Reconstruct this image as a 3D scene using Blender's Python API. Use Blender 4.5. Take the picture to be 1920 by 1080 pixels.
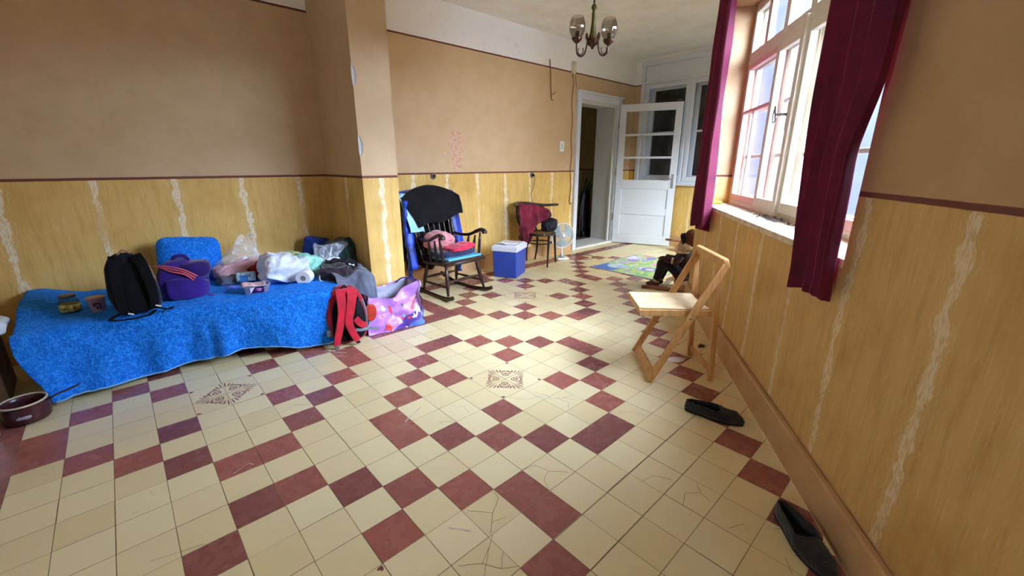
import bpy, bmesh, math, random
from math import sin, cos, pi, radians, sqrt, atan2, hypot
from mathutils import Vector, Matrix, noise as mnoise

sc = bpy.context.scene
for o in list(bpy.data.objects):
    bpy.data.objects.remove(o, do_unlink=True)
COL = sc.collection
RND = random.Random(7)

# ------------------------------------------------------------------ camera
# room frame: metres, camera above the origin, floor z = 0, tile 0.17 m
CAMH = 1.337
YAW, PIT, ROL = 0.821057527, 0.28783, 0.00039
cam_data = bpy.data.cameras.new('camera')
cam_data.sensor_width = 36.0
cam_data.lens = 783.94 / 1920 * 36.0
cam_data.clip_start = 0.02
cam_data.clip_end = 200
cam = bpy.data.objects.new('camera', cam_data)
COL.objects.link(cam)
_fw = Vector((cos(YAW)*cos(PIT), sin(YAW)*cos(PIT), -sin(PIT)))
_rt = Vector((sin(YAW), -cos(YAW), 0))
_up = _rt.cross(_fw)
_r2 = cos(ROL)*_rt + sin(ROL)*_up
_u2 = -sin(ROL)*_rt + cos(ROL)*_up
m = Matrix.Identity(4)
for i in range(3):
    m[i][0], m[i][1], m[i][2] = _r2[i], _u2[i], -_fw[i]
m[2][3] = CAMH
cam.matrix_world = m
sc.camera = cam

# ------------------------------------------------------------------ view, world, daylight
sc.view_settings.view_transform = 'Standard'
sc.view_settings.look = 'None'
sc.view_settings.gamma = 1.0
sc.view_settings.use_curve_mapping = False
sc.view_settings.exposure = 0.55
W = bpy.data.worlds.new('sky')
sc.world = W
W.use_nodes = True
_bg = W.node_tree.nodes['Background']
_bg.inputs[0].default_value = (0.78, 0.89, 1.0, 1)
_bg.inputs[1].default_value = 46.0
sc.cycles.max_bounces = 10
sc.cycles.diffuse_bounces = 6
sc.cycles.glossy_bounces = 3
sc.cycles.transmission_bounces = 6
sc.cycles.transparent_max_bounces = 12
sc.cycles.sample_clamp_indirect = 6
sc.cycles.caustics_reflective = False
sc.cycles.caustics_refractive = False
try:
    sc.cycles.use_denoising = True
    sc.cycles.denoiser = 'OPENIMAGEDENOISE'
except Exception:
    pass

# window wall frame: P(s, n, z) = point s metres along the wall, n metres out through it
RA = radians(34.9)
RU = Vector((cos(RA), sin(RA), 0))
RN = Vector((sin(RA), -cos(RA), 0))
RP0 = Vector((1.802, 0.149, 0))
def RW(s, n, z):
    return RP0 + RU*s + RN*n + Vector((0, 0, z))

def daylight(name, loc, direction, sx, sy, power, col=(0.88, 0.94, 1.0)):
    """sky light arriving through a window opening"""
    ld = bpy.data.lights.new(name, 'AREA')
    ld.shape = 'RECTANGLE'; ld.size = sx; ld.size_y = sy
    ld.energy = power; ld.color = col
    lo = bpy.data.objects.new(name, ld); COL.objects.link(lo)
    lo.location = loc
    lo.rotation_euler = Vector(direction).to_track_quat('-Z', 'Y').to_euler()
    return lo
def portal(name, loc, direction, sx, sy):
    lo = daylight(name, loc, direction, sx, sy, 1.0)
    lo.data.cycles.is_portal = True
    return lo
LIGHTS_HERE = True

# ------------------------------------------------------------------ tagging helpers
def tag(o, label=None, cat=None, group=None, kind=None):
    if label: o['label'] = label
    if cat: o['category'] = cat
    if group: o['group'] = group
    if kind: o['kind'] = kind
    return o
def empty(name, loc, label, cat, group=None, rz=0.0):
    o = bpy.data.objects.new(name, None); COL.objects.link(o)
    o.location = loc; o.rotation_euler = (0, 0, rz); o.empty_display_size = 0.05
    return tag(o, label, cat, group)

# ------------------------------------------------------------------ materials
def srgb(r, g, b):
    f = lambda c: (c/255/12.92) if c/255 <= 0.04045 else ((c/255+0.055)/1.055)**2.4
    return (f(r), f(g), f(b), 1.0)
class NT:
    """tiny node helper"""
    def __init__(s, name):
        s.m = bpy.data.materials.new(name); s.m.use_nodes = True
        s.t = s.m.node_tree; s.b = s.t.nodes['Principled BSDF']
    def n(s, ty, **kw):
        nd = s.t.nodes.new(ty)
        for k, v in kw.items():
            if k.startswith('i_'):
                nd.inputs[int(k[2:])].default_value = v
            else: setattr(nd, k, v)
        return nd
    def l(s, a, b):
        s.t.links.new(a, b)
    def math(s, op, a, b=None, c=None, clamp=False):
        nd = s.t.nodes.new('ShaderNodeMath'); nd.operation = op; nd.use_clamp = clamp
        for i, v in enumerate((a, b, c)):
            if v is None: continue
            if isinstance(v, (int, float)): nd.inputs[i].default_value = v
            else: s.l(v, nd.inputs[i])
        return nd.outputs[0]
    def mix(s, fac, a, b, mode='MIX'):
        nd = s.t.nodes.new('ShaderNodeMix'); nd.data_type = 'RGBA'; nd.blend_type = mode
        for i, v in ((0, fac), (6, a), (7, b)):
            if isinstance(v, (int, float)): nd.inputs[i].default_value = v
            elif isinstance(v, tuple): nd.inputs[i].default_value = v
            else: s.l(v, nd.inputs[i])
        return nd.outputs[2]
    def sstep(s, x, lo, hi):
        nd = s.t.nodes.new('ShaderNodeMapRange'); nd.interpolation_type = 'SMOOTHSTEP'
        s.l(x, nd.inputs[0]); nd.inputs[1].default_value = lo; nd.inputs[2].default_value = hi
        return nd.outputs[0]
    def noise(s, vec, scale, detail=3, rough=0.55, dim='3D'):
        nd = s.t.nodes.new('ShaderNodeTexNoise'); nd.noise_dimensions = dim
        nd.inputs['Scale'].default_value = scale; nd.inputs['Detail'].default_value = detail
        nd.inputs['Roughness'].default_value = rough
        if vec is not None: s.l(vec, nd.inputs['Vector'])
        return nd.outputs[0]
    def bump(s, h, strength=0.3, dist=0.005):
        nd = s.t.nodes.new('ShaderNodeBump'); nd.inputs['Strength'].default_value = strength
        nd.inputs['Distance'].default_value = dist
        s.l(h, nd.inputs['Height']); s.l(nd.outputs[0], s.b.inputs['Normal'])
    def obj(s):
        return s.t.nodes.new('ShaderNodeTexCoord').outputs['Object']
    def comb(s, x, y, z=0.0):
        nd = s.t.nodes.new('ShaderNodeCombineXYZ')
        for i, v in enumerate((x, y, z)):
            if isinstance(v, (int, float)): nd.inputs[i].default_value = v
            else: s.l(v, nd.inputs[i])
        return nd.outputs[0]
MATS = {}
def plain(name, col, rough=0.6, metal=0.0, var=0.08, scale=12, bump=0.0, bscale=60, spec=0.4, sheen=0.0, **kw):
    """one colour with a slight mottling and optional bump"""
    if name in MATS: return MATS[name]
    t = NT(name); b = t.b
    b.inputs['Roughness'].default_value = rough; b.inputs['Metallic'].default_value = metal
    b.inputs['Specular IOR Level'].default_value = spec
    if sheen: b.inputs['Sheen Weight'].default_value = sheen
    for k, v in kw.items(): b.inputs[k].default_value = v
    o = t.obj()
    if var:
        nz = t.noise(o, scale, 4)
        d = tuple(c*(1-var*2.2) for c in col[:3]) + (1,)
        e = tuple(min(1, c*(1+var*1.6)) for c in col[:3]) + (1,)
        t.l(t.mix(t.sstep(nz, 0.3, 0.7), d, e), b.inputs['Base Color'])
    else: b.inputs['Base Color'].default_value = col
    if bump: t.bump(t.noise(o, bscale, 3), bump, 0.004)
    MATS[name] = t.m
    return t.m

# ------------------------------------------------------------------ mesh builder
class MB:
    def __init__(s):
        s.v = []; s.f = []; s.mi = []; s.uv = None; s.cur = 0
    def add(s, vs, fs):
        k = len(s.v); s.v += [Vector(p) for p in vs]
        for f in fs: s.f.append([i+k for i in f]); s.mi.append(s.cur)
        return s
    def box(s, c, d, rz=0.0, M=None, top=None):
        """box by centre and size; top = (sx, sy) scale of its upper face"""
        vs = []
        for z in (-1, 1):
            for x, y in ((-1, -1), (1, -1), (1, 1), (-1, 1)):
                fx = fy = 1.0
                if top and z > 0: fx, fy = top
                p = Vector((x*d[0]/2*fx, y*d[1]/2*fy, z*d[2]/2))
                if M is not None: p = M @ p
                if rz: p = Matrix.Rotation(rz, 3, 'Z') @ p
                vs.append(p + Vector(c))
        return s.add(vs, [(3, 2, 1, 0), (4, 5, 6, 7), (0, 1, 5, 4), (1, 2, 6, 5), (2, 3, 7, 6), (3, 0, 4, 7)])
    def bar(s, a, b, w, t, upv=(0, 0, 1)):
        """rectangular bar from a to b; w across, t along upv"""
        a = Vector(a); b = Vector(b); d = (b-a).normalized(); up = Vector(upv)
        x = d.cross(up)
        if x.length < 1e-5: x = d.cross(Vector((1, 0, 0)))
        x.normalize(); y = x.cross(d).normalized()
        vs = []
        for p in (a, b):
            for i, j in ((-1, -1), (1, -1), (1, 1), (-1, 1)):
                vs.append(p + x*(i*w/2) + y*(j*t/2))
        return s.add(vs, [(3, 2, 1, 0), (4, 5, 6, 7), (0, 1, 5, 4), (1, 2, 6, 5), (2, 3, 7, 6), (3, 0, 4, 7)])
    def tube(s, pts, r, n=10, cap=True, flat=1.0):
        pts = [Vector(p) for p in pts]; m = len(pts)
        rs = r if isinstance(r, (list, tuple)) else [r]*m
        vs = []; x = None
        for i, p in enumerate(pts):
            d = (pts[min(i+1, m-1)] - pts[max(i-1, 0)])
            if d.length < 1e-9: d = Vector((0, 0, 1))
            d.normalize()
            if x is None:
                x = d.cross(Vector((0, 0, 1)))
                if x.length < 1e-3: x = d.cross(Vector((0, 1, 0)))
            x = (x - d*x.dot(d)).normalized(); y = d.cross(x)
            for k in range(n):
                a = 2*pi*k/n
                vs.append(p + x*(cos(a)*rs[i]) + y*(sin(a)*rs[i]*flat))
        fs = []
        for i in range(m-1):
            for k in range(n):
                k2 = (k+1) % n
                fs.append((i*n+k, i*n+k2, (i+1)*n+k2, (i+1)*n+k))
        if cap:
            fs.append(tuple(range(n-1, -1, -1))); fs.append(tuple(range((m-1)*n, m*n)))
        return s.add(vs, fs)
    def lathe(s, prof, c=(0, 0, 0), n=24, M=None, sx=1.0, sy=1.0):
        vs = []; fs = []; m = len(prof)
        for r, z in prof:
            for k in range(n):
                a = 2*pi*k/n; p = Vector((cos(a)*r*sx, sin(a)*r*sy, z))
                if M is not None: p = M @ p
                vs.append(p + Vector(c))
        for i in range(m-1):
            for k in range(n):
                k2 = (k+1) % n
                fs.append((i*n+k, i*n+k2, (i+1)*n+k2, (i+1)*n+k))
        if prof[0][0] > 1e-5: fs.append(tuple(range(n-1, -1, -1)))
        if prof[-1][0] > 1e-5: fs.append(tuple(range((m-1)*n, m*n)))
        return s.add(vs, fs)
    def prism(s, outline, h, M=None, c=(0, 0, 0)):
        """outline in xy, extruded 0..h in z, then M, then + c"""
        n = len(outline); vs = []
        for z in (0, h):
            for x, y in outline:
                p = Vector((x, y, z))
                if M is not None: p = M @ p
                vs.append(p + Vector(c))
        return s.add(vs, [tuple(range(n-1, -1, -1)), tuple(range(n, 2*n))] + [(i, (i+1) % n, n+(i+1) % n, n+i) for i in range(n)])
    def grid(s, fn, nu, nv, wrapu=False):
        vs = [fn(i/(nu if wrapu else nu-1), j/(nv-1)) for j in range(nv) for i in range(nu)]
        fs = []
        for j in range(nv-1):
            for i in range(nu if wrapu else nu-1):
                i2 = (i+1) % nu
                fs.append((j*nu+i, j*nu+i2, (j+1)*nu+i2, (j+1)*nu+i))
        return s.add(vs, fs)
    def slab(s, fn, nu, nv, th):
        """a sheet of thickness th (along its normals)"""
        P = [[Vector(fn(i/(nu-1), j/(nv-1))) for i in range(nu)] for j in range(nv)]
        top = []; bot = []
        for j in range(nv):
            for i in range(nu):
                du = P[j][min(i+1, nu-1)] - P[j][max(i-1, 0)]; dv = P[min(j+1, nv-1)][i] - P[max(j-1, 0)][i]
                n = du.cross(dv)
                n = n.normalized() if n.length > 1e-12 else Vector((0, 0, 1))
                top.append(P[j][i] + n*(th/2)); bot.append(P[j][i] - n*(th/2))
        N = nu*nv; fs = []
        for j in range(nv-1):
            for i in range(nu-1):
                a, b, c, d = j*nu+i, j*nu+i+1, (j+1)*nu+i+1, (j+1)*nu+i
                fs += [(a, b, c, d), (N+d, N+c, N+b, N+a)]
        for i in range(nu-1):
            fs += [(i+1, i, N+i, N+i+1), ((nv-1)*nu+i, (nv-1)*nu+i+1, N+(nv-1)*nu+i+1, N+(nv-1)*nu+i)]
        for j in range(nv-1):
            fs += [(j*nu, (j+1)*nu, N+(j+1)*nu, N+j*nu), ((j+1)*nu+nu-1, j*nu+nu-1, N+j*nu+nu-1, N+(j+1)*nu+nu-1)]
        return s.add(top+bot, fs)
    def blob(s, c, d, n=24, m=16, e=0.8, amp=0.0, freq=4.0, seed=0.0, M=None, fn=None, sharp=False, flat=None):
        """superellipsoid body with folds: d full sizes, e<1 boxier"""
        def se(w, q): return (abs(w)**q)*(1 if w >= 0 else -1)
        vs = []
        for j in range(m+1):
            ph = -pi/2 + pi*j/m
            for i in range(n):
                th = 2*pi*i/n
                p = Vector((se(cos(ph), e)*se(cos(th), e), se(cos(ph), e)*se(sin(th), e), se(sin(ph), e)))
                q = Vector((p.x*d[0]/2, p.y*d[1]/2, p.z*d[2]/2))
                if amp:
                    sv = q*freq + Vector((seed, seed*1.7, seed*.3))
                    if sharp:
                        wv = Vector((mnoise.noise(sv*.7), mnoise.noise(sv*.7+Vector((9, 2, 5))), mnoise.noise(sv*.7+Vector((3, 7, 1)))))*1.1
                        h = .75 - 1.7*abs(mnoise.noise(sv*.8+wv)) - .8*abs(mnoise.noise(sv*1.9+wv*1.6)) - .3*abs(mnoise.noise(sv*4.2+wv))
                    else: h = mnoise.noise(sv) + 0.5*mnoise.noise(sv*2.1)
                    q = q + p.normalized()*(amp*h)
                if fn: q = fn(q, p)
                if flat is not None and q.z < flat: q.z = flat
                if M is not None: q = M @ q
                vs.append(q + Vector(c))
        fs = []
        for j in range(m):
            for i in range(n):
                i2 = (i+1) % n
                fs.append((j*n+i, j*n+i2, (j+1)*n+i2, (j+1)*n+i))
        return s.add(vs, fs)
    def build(s, name, mats, parent=None, smooth=False, bevel=0.0, sub=0, bseg=2, auto=None, uvfn=None, weld=True):
        me = bpy.data.meshes.new(name)
        me.from_pydata([tuple(p) for p in s.v], [], s.f)
        if not isinstance(mats, (list, tuple)): mats = [mats]
        for mt in mats: me.materials.append(mt)
        for p, k in zip(me.polygons, s.mi): p.material_index = min(k, len(mats)-1)
        if uvfn:
            ul = me.uv_layers.new(name='UVMap')
            for p in me.polygons:
                for li in p.loop_indices:
                    ul.data[li].uv = uvfn(me.vertices[me.loops[li].vertex_index].co, p)
        bm = bmesh.new(); bm.from_mesh(me)
        if weld: bmesh.ops.remove_doubles(bm, verts=bm.verts, dist=1e-5)
        bmesh.ops.recalc_face_normals(bm, faces=bm.faces)
        bm.to_mesh(me); bm.free()
        if smooth or auto:
            for p in me.polygons: p.use_smooth = True
        if auto:
            me.set_sharp_from_angle(angle=radians(auto))
        o = bpy.data.objects.new(name, me); COL.objects.link(o)
        if parent is not None: o.parent = parent
        if bevel:
            md = o.modifiers.new('bevel', 'BEVEL'); md.width = bevel; md.segments = bseg
            md.limit_method = 'ANGLE'; md.angle_limit = radians(40)
            for p in me.polygons: p.use_smooth = True
            me.set_sharp_from_angle(angle=radians(50))
            md.harden_normals = False
        if sub:
            md = o.modifiers.new('sub', 'SUBSURF'); md.levels = sub; md.render_levels = sub
        return o
def struct(o):
    o['kind'] = 'structure'; return o
def nz(x, y=0.0, z=0.0):
    return mnoise.noise(Vector((x, y, z)))
def lerp(a, b, t): return a + (b-a)*t
def smooth01(t):
    t = max(0.0, min(1.0, t)); return t*t*(3-2*t)
def pl(pts, t):
    """point at parameter t (0..1) on a polyline with Catmull smoothing"""
    pts = [Vector(p) for p in pts]; n = len(pts)-1; x = min(max(t*n, 0), n-1e-6); i = int(x); f = x-i
    p0, p1, p2, p3 = pts[max(i-1, 0)], pts[i], pts[i+1], pts[min(i+2, n)]
    return 0.5*((2*p1) + (-p0+p2)*f + (2*p0-5*p1+4*p2-p3)*f*f + (-p0+3*p1-3*p2+p3)*f**3)
def curve(pts, k=8):
    n = (len(pts)-1)*k
    return [pl(pts, i/n) for i in range(n+1)]
# ================================================================== THE ROOM
T = 0.17
GX, GY = 0.9474, 1.13234
CEIL = 3.0
YL = 4.25          # plane of the long wall
XE = 6.80          # plane of the end wall
DADO = 1.235
def tile_xy(a, b):
    return (GX + b*T, GY - a*T)

# ---- wall paint: grained ochre dado, tan above, white frieze at the top
def wall_material(name, phase, frieze=2.60, flame=.95, tan=(206, 177, 138), ochre=(221, 183, 106), frz=(247, 246, 243)):
    t = NT(name)
    uv = t.n('ShaderNodeUVMap'); uv.uv_map = 'UVMap'
    sep = t.n('ShaderNodeSeparateXYZ'); t.l(uv.outputs[0], sep.inputs[0])
    s, z = sep.outputs[0], sep.outputs[1]
    vec = t.comb(s, z)
    # long vertical brush streaks
    st = t.noise(t.comb(t.math('MULTIPLY', s, 20.0), t.math('MULTIPLY', z, 2.4)), 1.0, 5, 0.65)
    st2 = t.noise(t.comb(t.math('MULTIPLY', s, 110.0), t.math('MULTIPLY', z, 7.0)), 1.0, 3, 0.6)
    big = t.noise(vec, 2.2, 3)
    o1 = srgb(*ochre); o2 = srgb(ochre[0]-38, ochre[1]-42, ochre[2]-44); o3 = srgb(min(255, ochre[0]+20), ochre[1]+24, ochre[2]+40)
    c = t.mix(t.math('MULTIPLY', t.sstep(st, 0.42, 0.75), 0.55), o1, o2)
    c = t.mix(t.math('MULTIPLY', t.sstep(st2, 0.50, 0.75), 0.45), c, o3)
    c = t.mix(t.math('MULTIPLY', t.sstep(big, 0.45, 0.72), 0.55), c, o2)
    # flame figures of the painted graining, one every 0.46 m, ragged
    cell = t.math('DIVIDE', t.math('ADD', s, phase), 0.46)
    fr = t.math('FRACT', cell)
    x = t.math('MULTIPLY', t.math('SUBTRACT', fr, 0.5), 0.46)
    idx = t.math('FLOOR', cell)
    wob = t.noise(t.comb(t.math('MULTIPLY', idx, 7.3), t.math('MULTIPLY', z, 2.2)), 1.0, 2)
    fine = t.noise(t.comb(t.math('ADD', t.math('MULTIPLY', s, 14.0), idx), t.math('MULTIPLY', z, 8.0)), 1.0, 3)
    lean = t.math('MULTIPLY', t.math('SUBTRACT', wob, 0.5), 0.10)
    x2 = t.math('ADD', t.math('ADD', x, lean), t.math('MULTIPLY', t.math('SUBTRACT', fine, 0.5), 0.040))
    ax = t.math('ABSOLUTE', x2)
    wid = t.math('MULTIPLY_ADD', t.sstep(t.noise(t.comb(t.math('MULTIPLY', idx, 3.1), t.math('MULTIPLY', z, 8.5)), 1.0, 4, .7), 0.30, 0.70), 0.026, 0.008)
    ratio = t.math('DIVIDE', ax, wid)
    core = t.math('SUBTRACT', 1.0, t.sstep(ratio, 0.75, 1.05))
    grain_in = t.noise(t.comb(t.math('MULTIPLY', s, 110.0), t.math('MULTIPLY', z, 28.0)), 1.0, 4)
    core = t.math('MULTIPLY', core, t.math('MULTIPLY_ADD', t.sstep(grain_in, 0.42, 0.62), -0.75, 1.0))
    ring = t.math('SINE', t.math('MULTIPLY', ratio, 8.5))
    near = t.math('SUBTRACT', 1.0, t.sstep(ratio, 1.0, 2.4))
    lines = t.math('MULTIPLY', t.math('MULTIPLY', t.sstep(ring, 0.35, 0.9), near), 0.40)
    fl = t.math('MAXIMUM', core, lines)
    amt = t.sstep(t.noise(t.comb(t.math('MULTIPLY', idx, 5.7), t.math('MULTIPLY', z, 1.3)), 1.0, 1), 0.28, 0.45)
    c = t.mix(t.math('MULTIPLY', t.math('MULTIPLY', fl, amt), flame), c, srgb(240, 230, 200))
    # tan paint above the dado
    pn = t.noise(vec, 5.0, 6); pf = t.noise(vec, 90.0, 2)
    tn = srgb(*tan); td = srgb(tan[0]-6, tan[1]-7, tan[2]-8)
    cu = t.mix(t.sstep(pn, 0.35, 0.7), tn, td)
    c = t.mix(t.sstep(z, DADO-0.002, DADO+0.002), c, cu)
    if frieze < 9:
        wn = t.noise(vec, 7.0, 6, 0.7)
        cw = t.mix(t.sstep(wn, 0.55, 0.75), srgb(*frz), srgb(frz[0]-16, frz[1]-16, frz[2]-16))
        c = t.mix(t.sstep(z, frieze-0.002, frieze+0.002), c, cw)
    # brown lining lines
    def band(zc, h, wobble=0.004):
        w = t.math('MULTIPLY', t.math('SUBTRACT', t.noise(t.comb(t.math('MULTIPLY', s, 9.0), 0.0), 1.0, 2), 0.5), wobble)
        d = t.math('ABSOLUTE', t.math('ADD', t.math('SUBTRACT', z, zc), w))
        return t.math('SUBTRACT', 1.0, t.sstep(d, h*0.42, h*0.58))
    c = t.mix(band(DADO, 0.019), c, srgb(112, 62, 52))
    if frieze < 9: c = t.mix(band(frieze, 0.017), c, srgb(104, 56, 48))
    # the plastered plinth, the colour of the wall above
    c = t.mix(t.math('SUBTRACT', 1.0, t.sstep(z, 0.176, 0.180)), c, t.mix(t.sstep(pn, 0.3, 0.7), srgb(206, 168, 120), srgb(190, 150, 106)))
    t.l(c, t.b.inputs['Base Color'])
    t.b.inputs['Roughness'].default_value = 0.62
    t.b.inputs['Specular IOR Level'].default_value = 0.28
    t.bump(t.math('ADD', t.math('MULTIPLY', pf, 0.4), t.noise(vec, 22.0, 5)), 0.22, 0.004)
    return t.m
M_WALL_L = wall_material('painted_wall', 0.46*0.5-2.46)
M_WALL_B = wall_material('painted_wall_by_bed', 0.46*0.5-0.36)
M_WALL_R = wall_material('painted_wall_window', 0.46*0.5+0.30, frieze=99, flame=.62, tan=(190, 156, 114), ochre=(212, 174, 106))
def plastermat(name, col, b=0.3):
    t = NT(name); o = t.obj()
    n1 = t.noise(o, 3.0, 6, 0.65); n2 = t.noise(o, 26.0, 5, 0.7)
    c = t.mix(t.sstep(n1, 0.35, 0.75), srgb(*col), srgb(col[0]-12, col[1]-14, col[2]-18))
    t.l(c, t.b.inputs['Base Color']); t.b.inputs['Roughness'].default_value = 0.85
    t.b.inputs['Specular IOR Level'].default_value = 0.15
    t.bump(t.math('ADD', n2, n1), b, 0.008)
    return t.m
M_CEIL = plastermat('ceiling_plaster', (246, 248, 250))
M_GYPSUM = plastermat('bare_plaster', (205, 205, 200), 0.8)
def paintwood(name, col, rough=0.42, streak=0.5):
    t = NT(name); o = t.obj()
    mp = t.n('ShaderNodeMapping'); t.l(o, mp.inputs[0]); mp.inputs['Scale'].default_value = (9, 9, 3)
    n1 = t.noise(mp.outputs[0], 1.5, 5, 0.7); n2 = t.noise(o, 30, 4)
    c = t.mix(t.math('MULTIPLY', t.sstep(n1, 0.40, 0.8), streak), srgb(*col), srgb(col[0]-26, col[1]-28, col[2]-34))
    t.l(c, t.b.inputs['Base Color']); t.b.inputs['Roughness'].default_value = rough
    t.bump(t.math('ADD', n1, n2), 0.12, 0.003)
    return t.m
M_WHITE = paintwood('white_gloss_paint', (216, 222, 230), .42, .12)
M_WHITE2 = paintwood('white_reveal_paint', (214, 214, 212), 0.5, 0.5)
M_CREAM = paintwood('cream_window_paint', (232, 224, 206), 0.45, 0.4)
M_PINKP = paintwood('pinkish_window_paint', (232, 180, 176), 0.45, 0.4)

# ---- floor: every tile a face, grout below, rosettes inlaid
def tilemat(name, c1, c2, rough=0.30):
    t = NT(name); o = t.obj()
    at = t.n('ShaderNodeAttribute'); at.attribute_name = 'tint'
    n1 = t.noise(o, 14.0, 5, 0.6); n2 = t.noise(o, 3.0, 3); n3 = t.noise(o, 160.0, 2)
    f = t.math('ADD', t.math('MULTIPLY', at.outputs['Fac'], 0.85), t.math('MULTIPLY', n2, 0.15))
    c = t.mix(f, srgb(*c1), srgb(*c2))
    sc1 = t.sstep(n1, 0.50, 0.95)
    c = t.mix(t.math('MULTIPLY', sc1, 0.07), c, srgb(214, 196, 176))
    n4 = t.noise(o, 1.3, 4, 0.7)
    c = t.mix(t.math('MULTIPLY', t.sstep(n4, 0.45, 0.8), 0.05), c, srgb(120, 98, 76))
    t.l(c, t.b.inputs['Base Color'])
    t.l(t.math('MULTIPLY_ADD', n1, 0.30, rough-0.12), t.b.inputs['Roughness'])
    t.b.inputs['Specular IOR Level'].default_value = 0.42
    t.bump(t.math('ADD', t.noise(o, 5.0, 2), t.math('MULTIPLY', n3, 0.05)), 0.10, 0.01)
    return t.m
M_TY = tilemat('yellow_cement_tile', (238, 223, 174), (228, 208, 156))
M_TR = tilemat('oxblood_cement_tile', (170, 100, 86), (130, 80, 76), 0.24)
M_GROUT = plain('dirty_grout', srgb(160, 138, 106), 0.9, var=0.2, scale=4)
M_MOTIF = plain('inlaid_motif', srgb(146, 88, 82), 0.35, var=0.12, scale=25)
M_CRACK = plain('crack_dirt', srgb(70, 54, 40), 0.95, var=0.1)
M_SCRATCH = plain('plaster_smear', srgb(222, 196, 180), 0.8, var=0.1)

MEDALS = [(-4, 4), (1, -4), (-10, -4), (-11, 12), (-11, 23)]
_off = [(s1*x, s2*y) for x, y in ((1.5, 1.5), (2.5, 2.5), (3.5, 1.5), (1.5, 3.5), (4.5, .5), (.5, 4.5)) for s1 in (1, -1) for s2 in (1, -1)]
REDS = set()
for ca, cb in MEDALS:
    for da, db in _off:
        REDS.add((math.floor(ca+da), math.floor(cb+db)))
for a in range(-9, 14): REDS.add((a, 9-a))
for b in range(6, 40): REDS.add((-17, b))
for a in range(-17, -11): REDS.add((a, 6))
for b in range(2, 7): REDS.add((-12, b))
for a in range(-14, 20): REDS.add((a, -10))
floor = MB()
A0, A1, B0, B1 = -19, 18, -21, 35
g = 0.0013
tints = []
floor.cur = 2
_ro = [tuple(RW(-3.25, .1, 0)[:2]), tuple(RW(2.9, .1, 0)[:2]), tuple(RW(2.9, 1.15, 0)[:2]), (4.72, .85), (6.9, .85), (6.9, 4.35), (-2.7, 4.35), (-2.7, -1.85)]
_n = len(_ro)
floor.add([(x, y, -0.05) for x, y in _ro] + [(x, y, -0.0012) for x, y in _ro], [tuple(range(_n-1, -1, -1)), tuple(range(_n, 2*_n))] + [(i, (i+1) % _n, _n+(i+1) % _n, _n+i) for i in range(_n)])
tints += [0.5]*(_n+2)
def outside(a, b):
    x, y = tile_xy(a+.5, b+.5)
    q = Vector((x, y, 0)) - RP0
    if q.dot(RU) < 2.9: return q.dot(RN) > 0.12 or y > 4.4
    return y < .85
for a in range(A0, A1):
    for b in range(B0, B1):
        if outside(a, b): continue
        xa, ya = tile_xy(a+1, b); xb, yb = tile_xy(a, b+1)
        floor.cur = 1 if (a, b) in REDS else 0
        t_ = RND.random()
        dz = RND.uniform(-.0004, .0004)
        ex, ey = RND.uniform(-.0006, .0006), RND.uniform(-.0006, .0006)
        floor.add([(xa+g+ex, ya+g+ey, dz), (xb-g+ex, ya+g+ey, dz+RND.uniform(-.0004, .0004)), (xb-g+ex, yb-g+ey, dz), (xa+g+ex, yb-g+ey, dz+RND.uniform(-.0004, .0004))], [(0, 1, 2, 3)])
        tints.append(t_)
def flatpoly(mb, pts, z=0.0009):
    mb.add([(p[0], p[1], z) for p in pts], [tuple(range(len(pts)))]); tints.append(0.5)
def petal(mb, x, y, ang, L, w, M, tip=0.68):
    pts = []
    for k in range(13):
        u = k/12; r = L*u; h = w*sin(pi*min(1, u/tip*0.5 if u < tip else 0.5+(u-tip)/(1-tip)*0.5))
        pts.append((r, h))
    pts = pts + [(r, -h) for r, h in pts[-2:0:-1]]
    flatpoly(mb, [M(x + cos(ang)*r - sin(ang)*h, y + sin(ang)*r + cos(ang)*h) for r, h in pts])
def ringpoly(mb, x, y, r0, r1, a0, a1, M, n=10, sq=1.0):
    for k in range(n):
        u, v = lerp(a0, a1, k/n), lerp(a0, a1, (k+1)/n)
        flatpoly(mb, [M(x+cos(u)*r0, y+sin(u)*r0*sq), M(x+cos(u)*r1, y+sin(u)*r1*sq), M(x+cos(v)*r1, y+sin(v)*r1*sq), M(x+cos(v)*r0, y+sin(v)*r0*sq)])
floor.cur = 3
for ca, cb in MEDALS:
    cx, cy = tile_xy(ca, cb)
    for q in range(4):
        def M(x, y, q=q):
            for _ in range(q): x, y = -y, x
            return (cx + x*T, cy + y*T)
        ringpoly(floor, .30, .30, .165, .20, radians(-55), radians(145), M, 14)
        ringpoly(floor, .25, .25, .10, .135, 0, 2*pi, M, 14)
        petal(floor, .25, .25, radians(45), .09, .03, M); petal(floor, .25, .25, radians(160), .08, .025, M); petal(floor, .25, .25, radians(-70), .08, .025, M)
        for sgn in (0, 1):
            def MM(x, y, sgn=sgn, M=M):
                return M(y, x) if sgn else M(x, y)
            petal(floor, .50, .05, radians(5), .44, .022, MM)
            petal(floor, .50, .11, radians(22), .32, .025, MM)
            petal(floor, .52, .18, radians(48), .20, .034, MM, .75)
            ringpoly(floor, .44, .34, .075, .105, radians(-60), radians(80), MM, 8)
        petal(floor, .97, .97, radians(205), .14, .035, M); petal(floor, .97, .97, radians(245), .14, .035, M)
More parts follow.
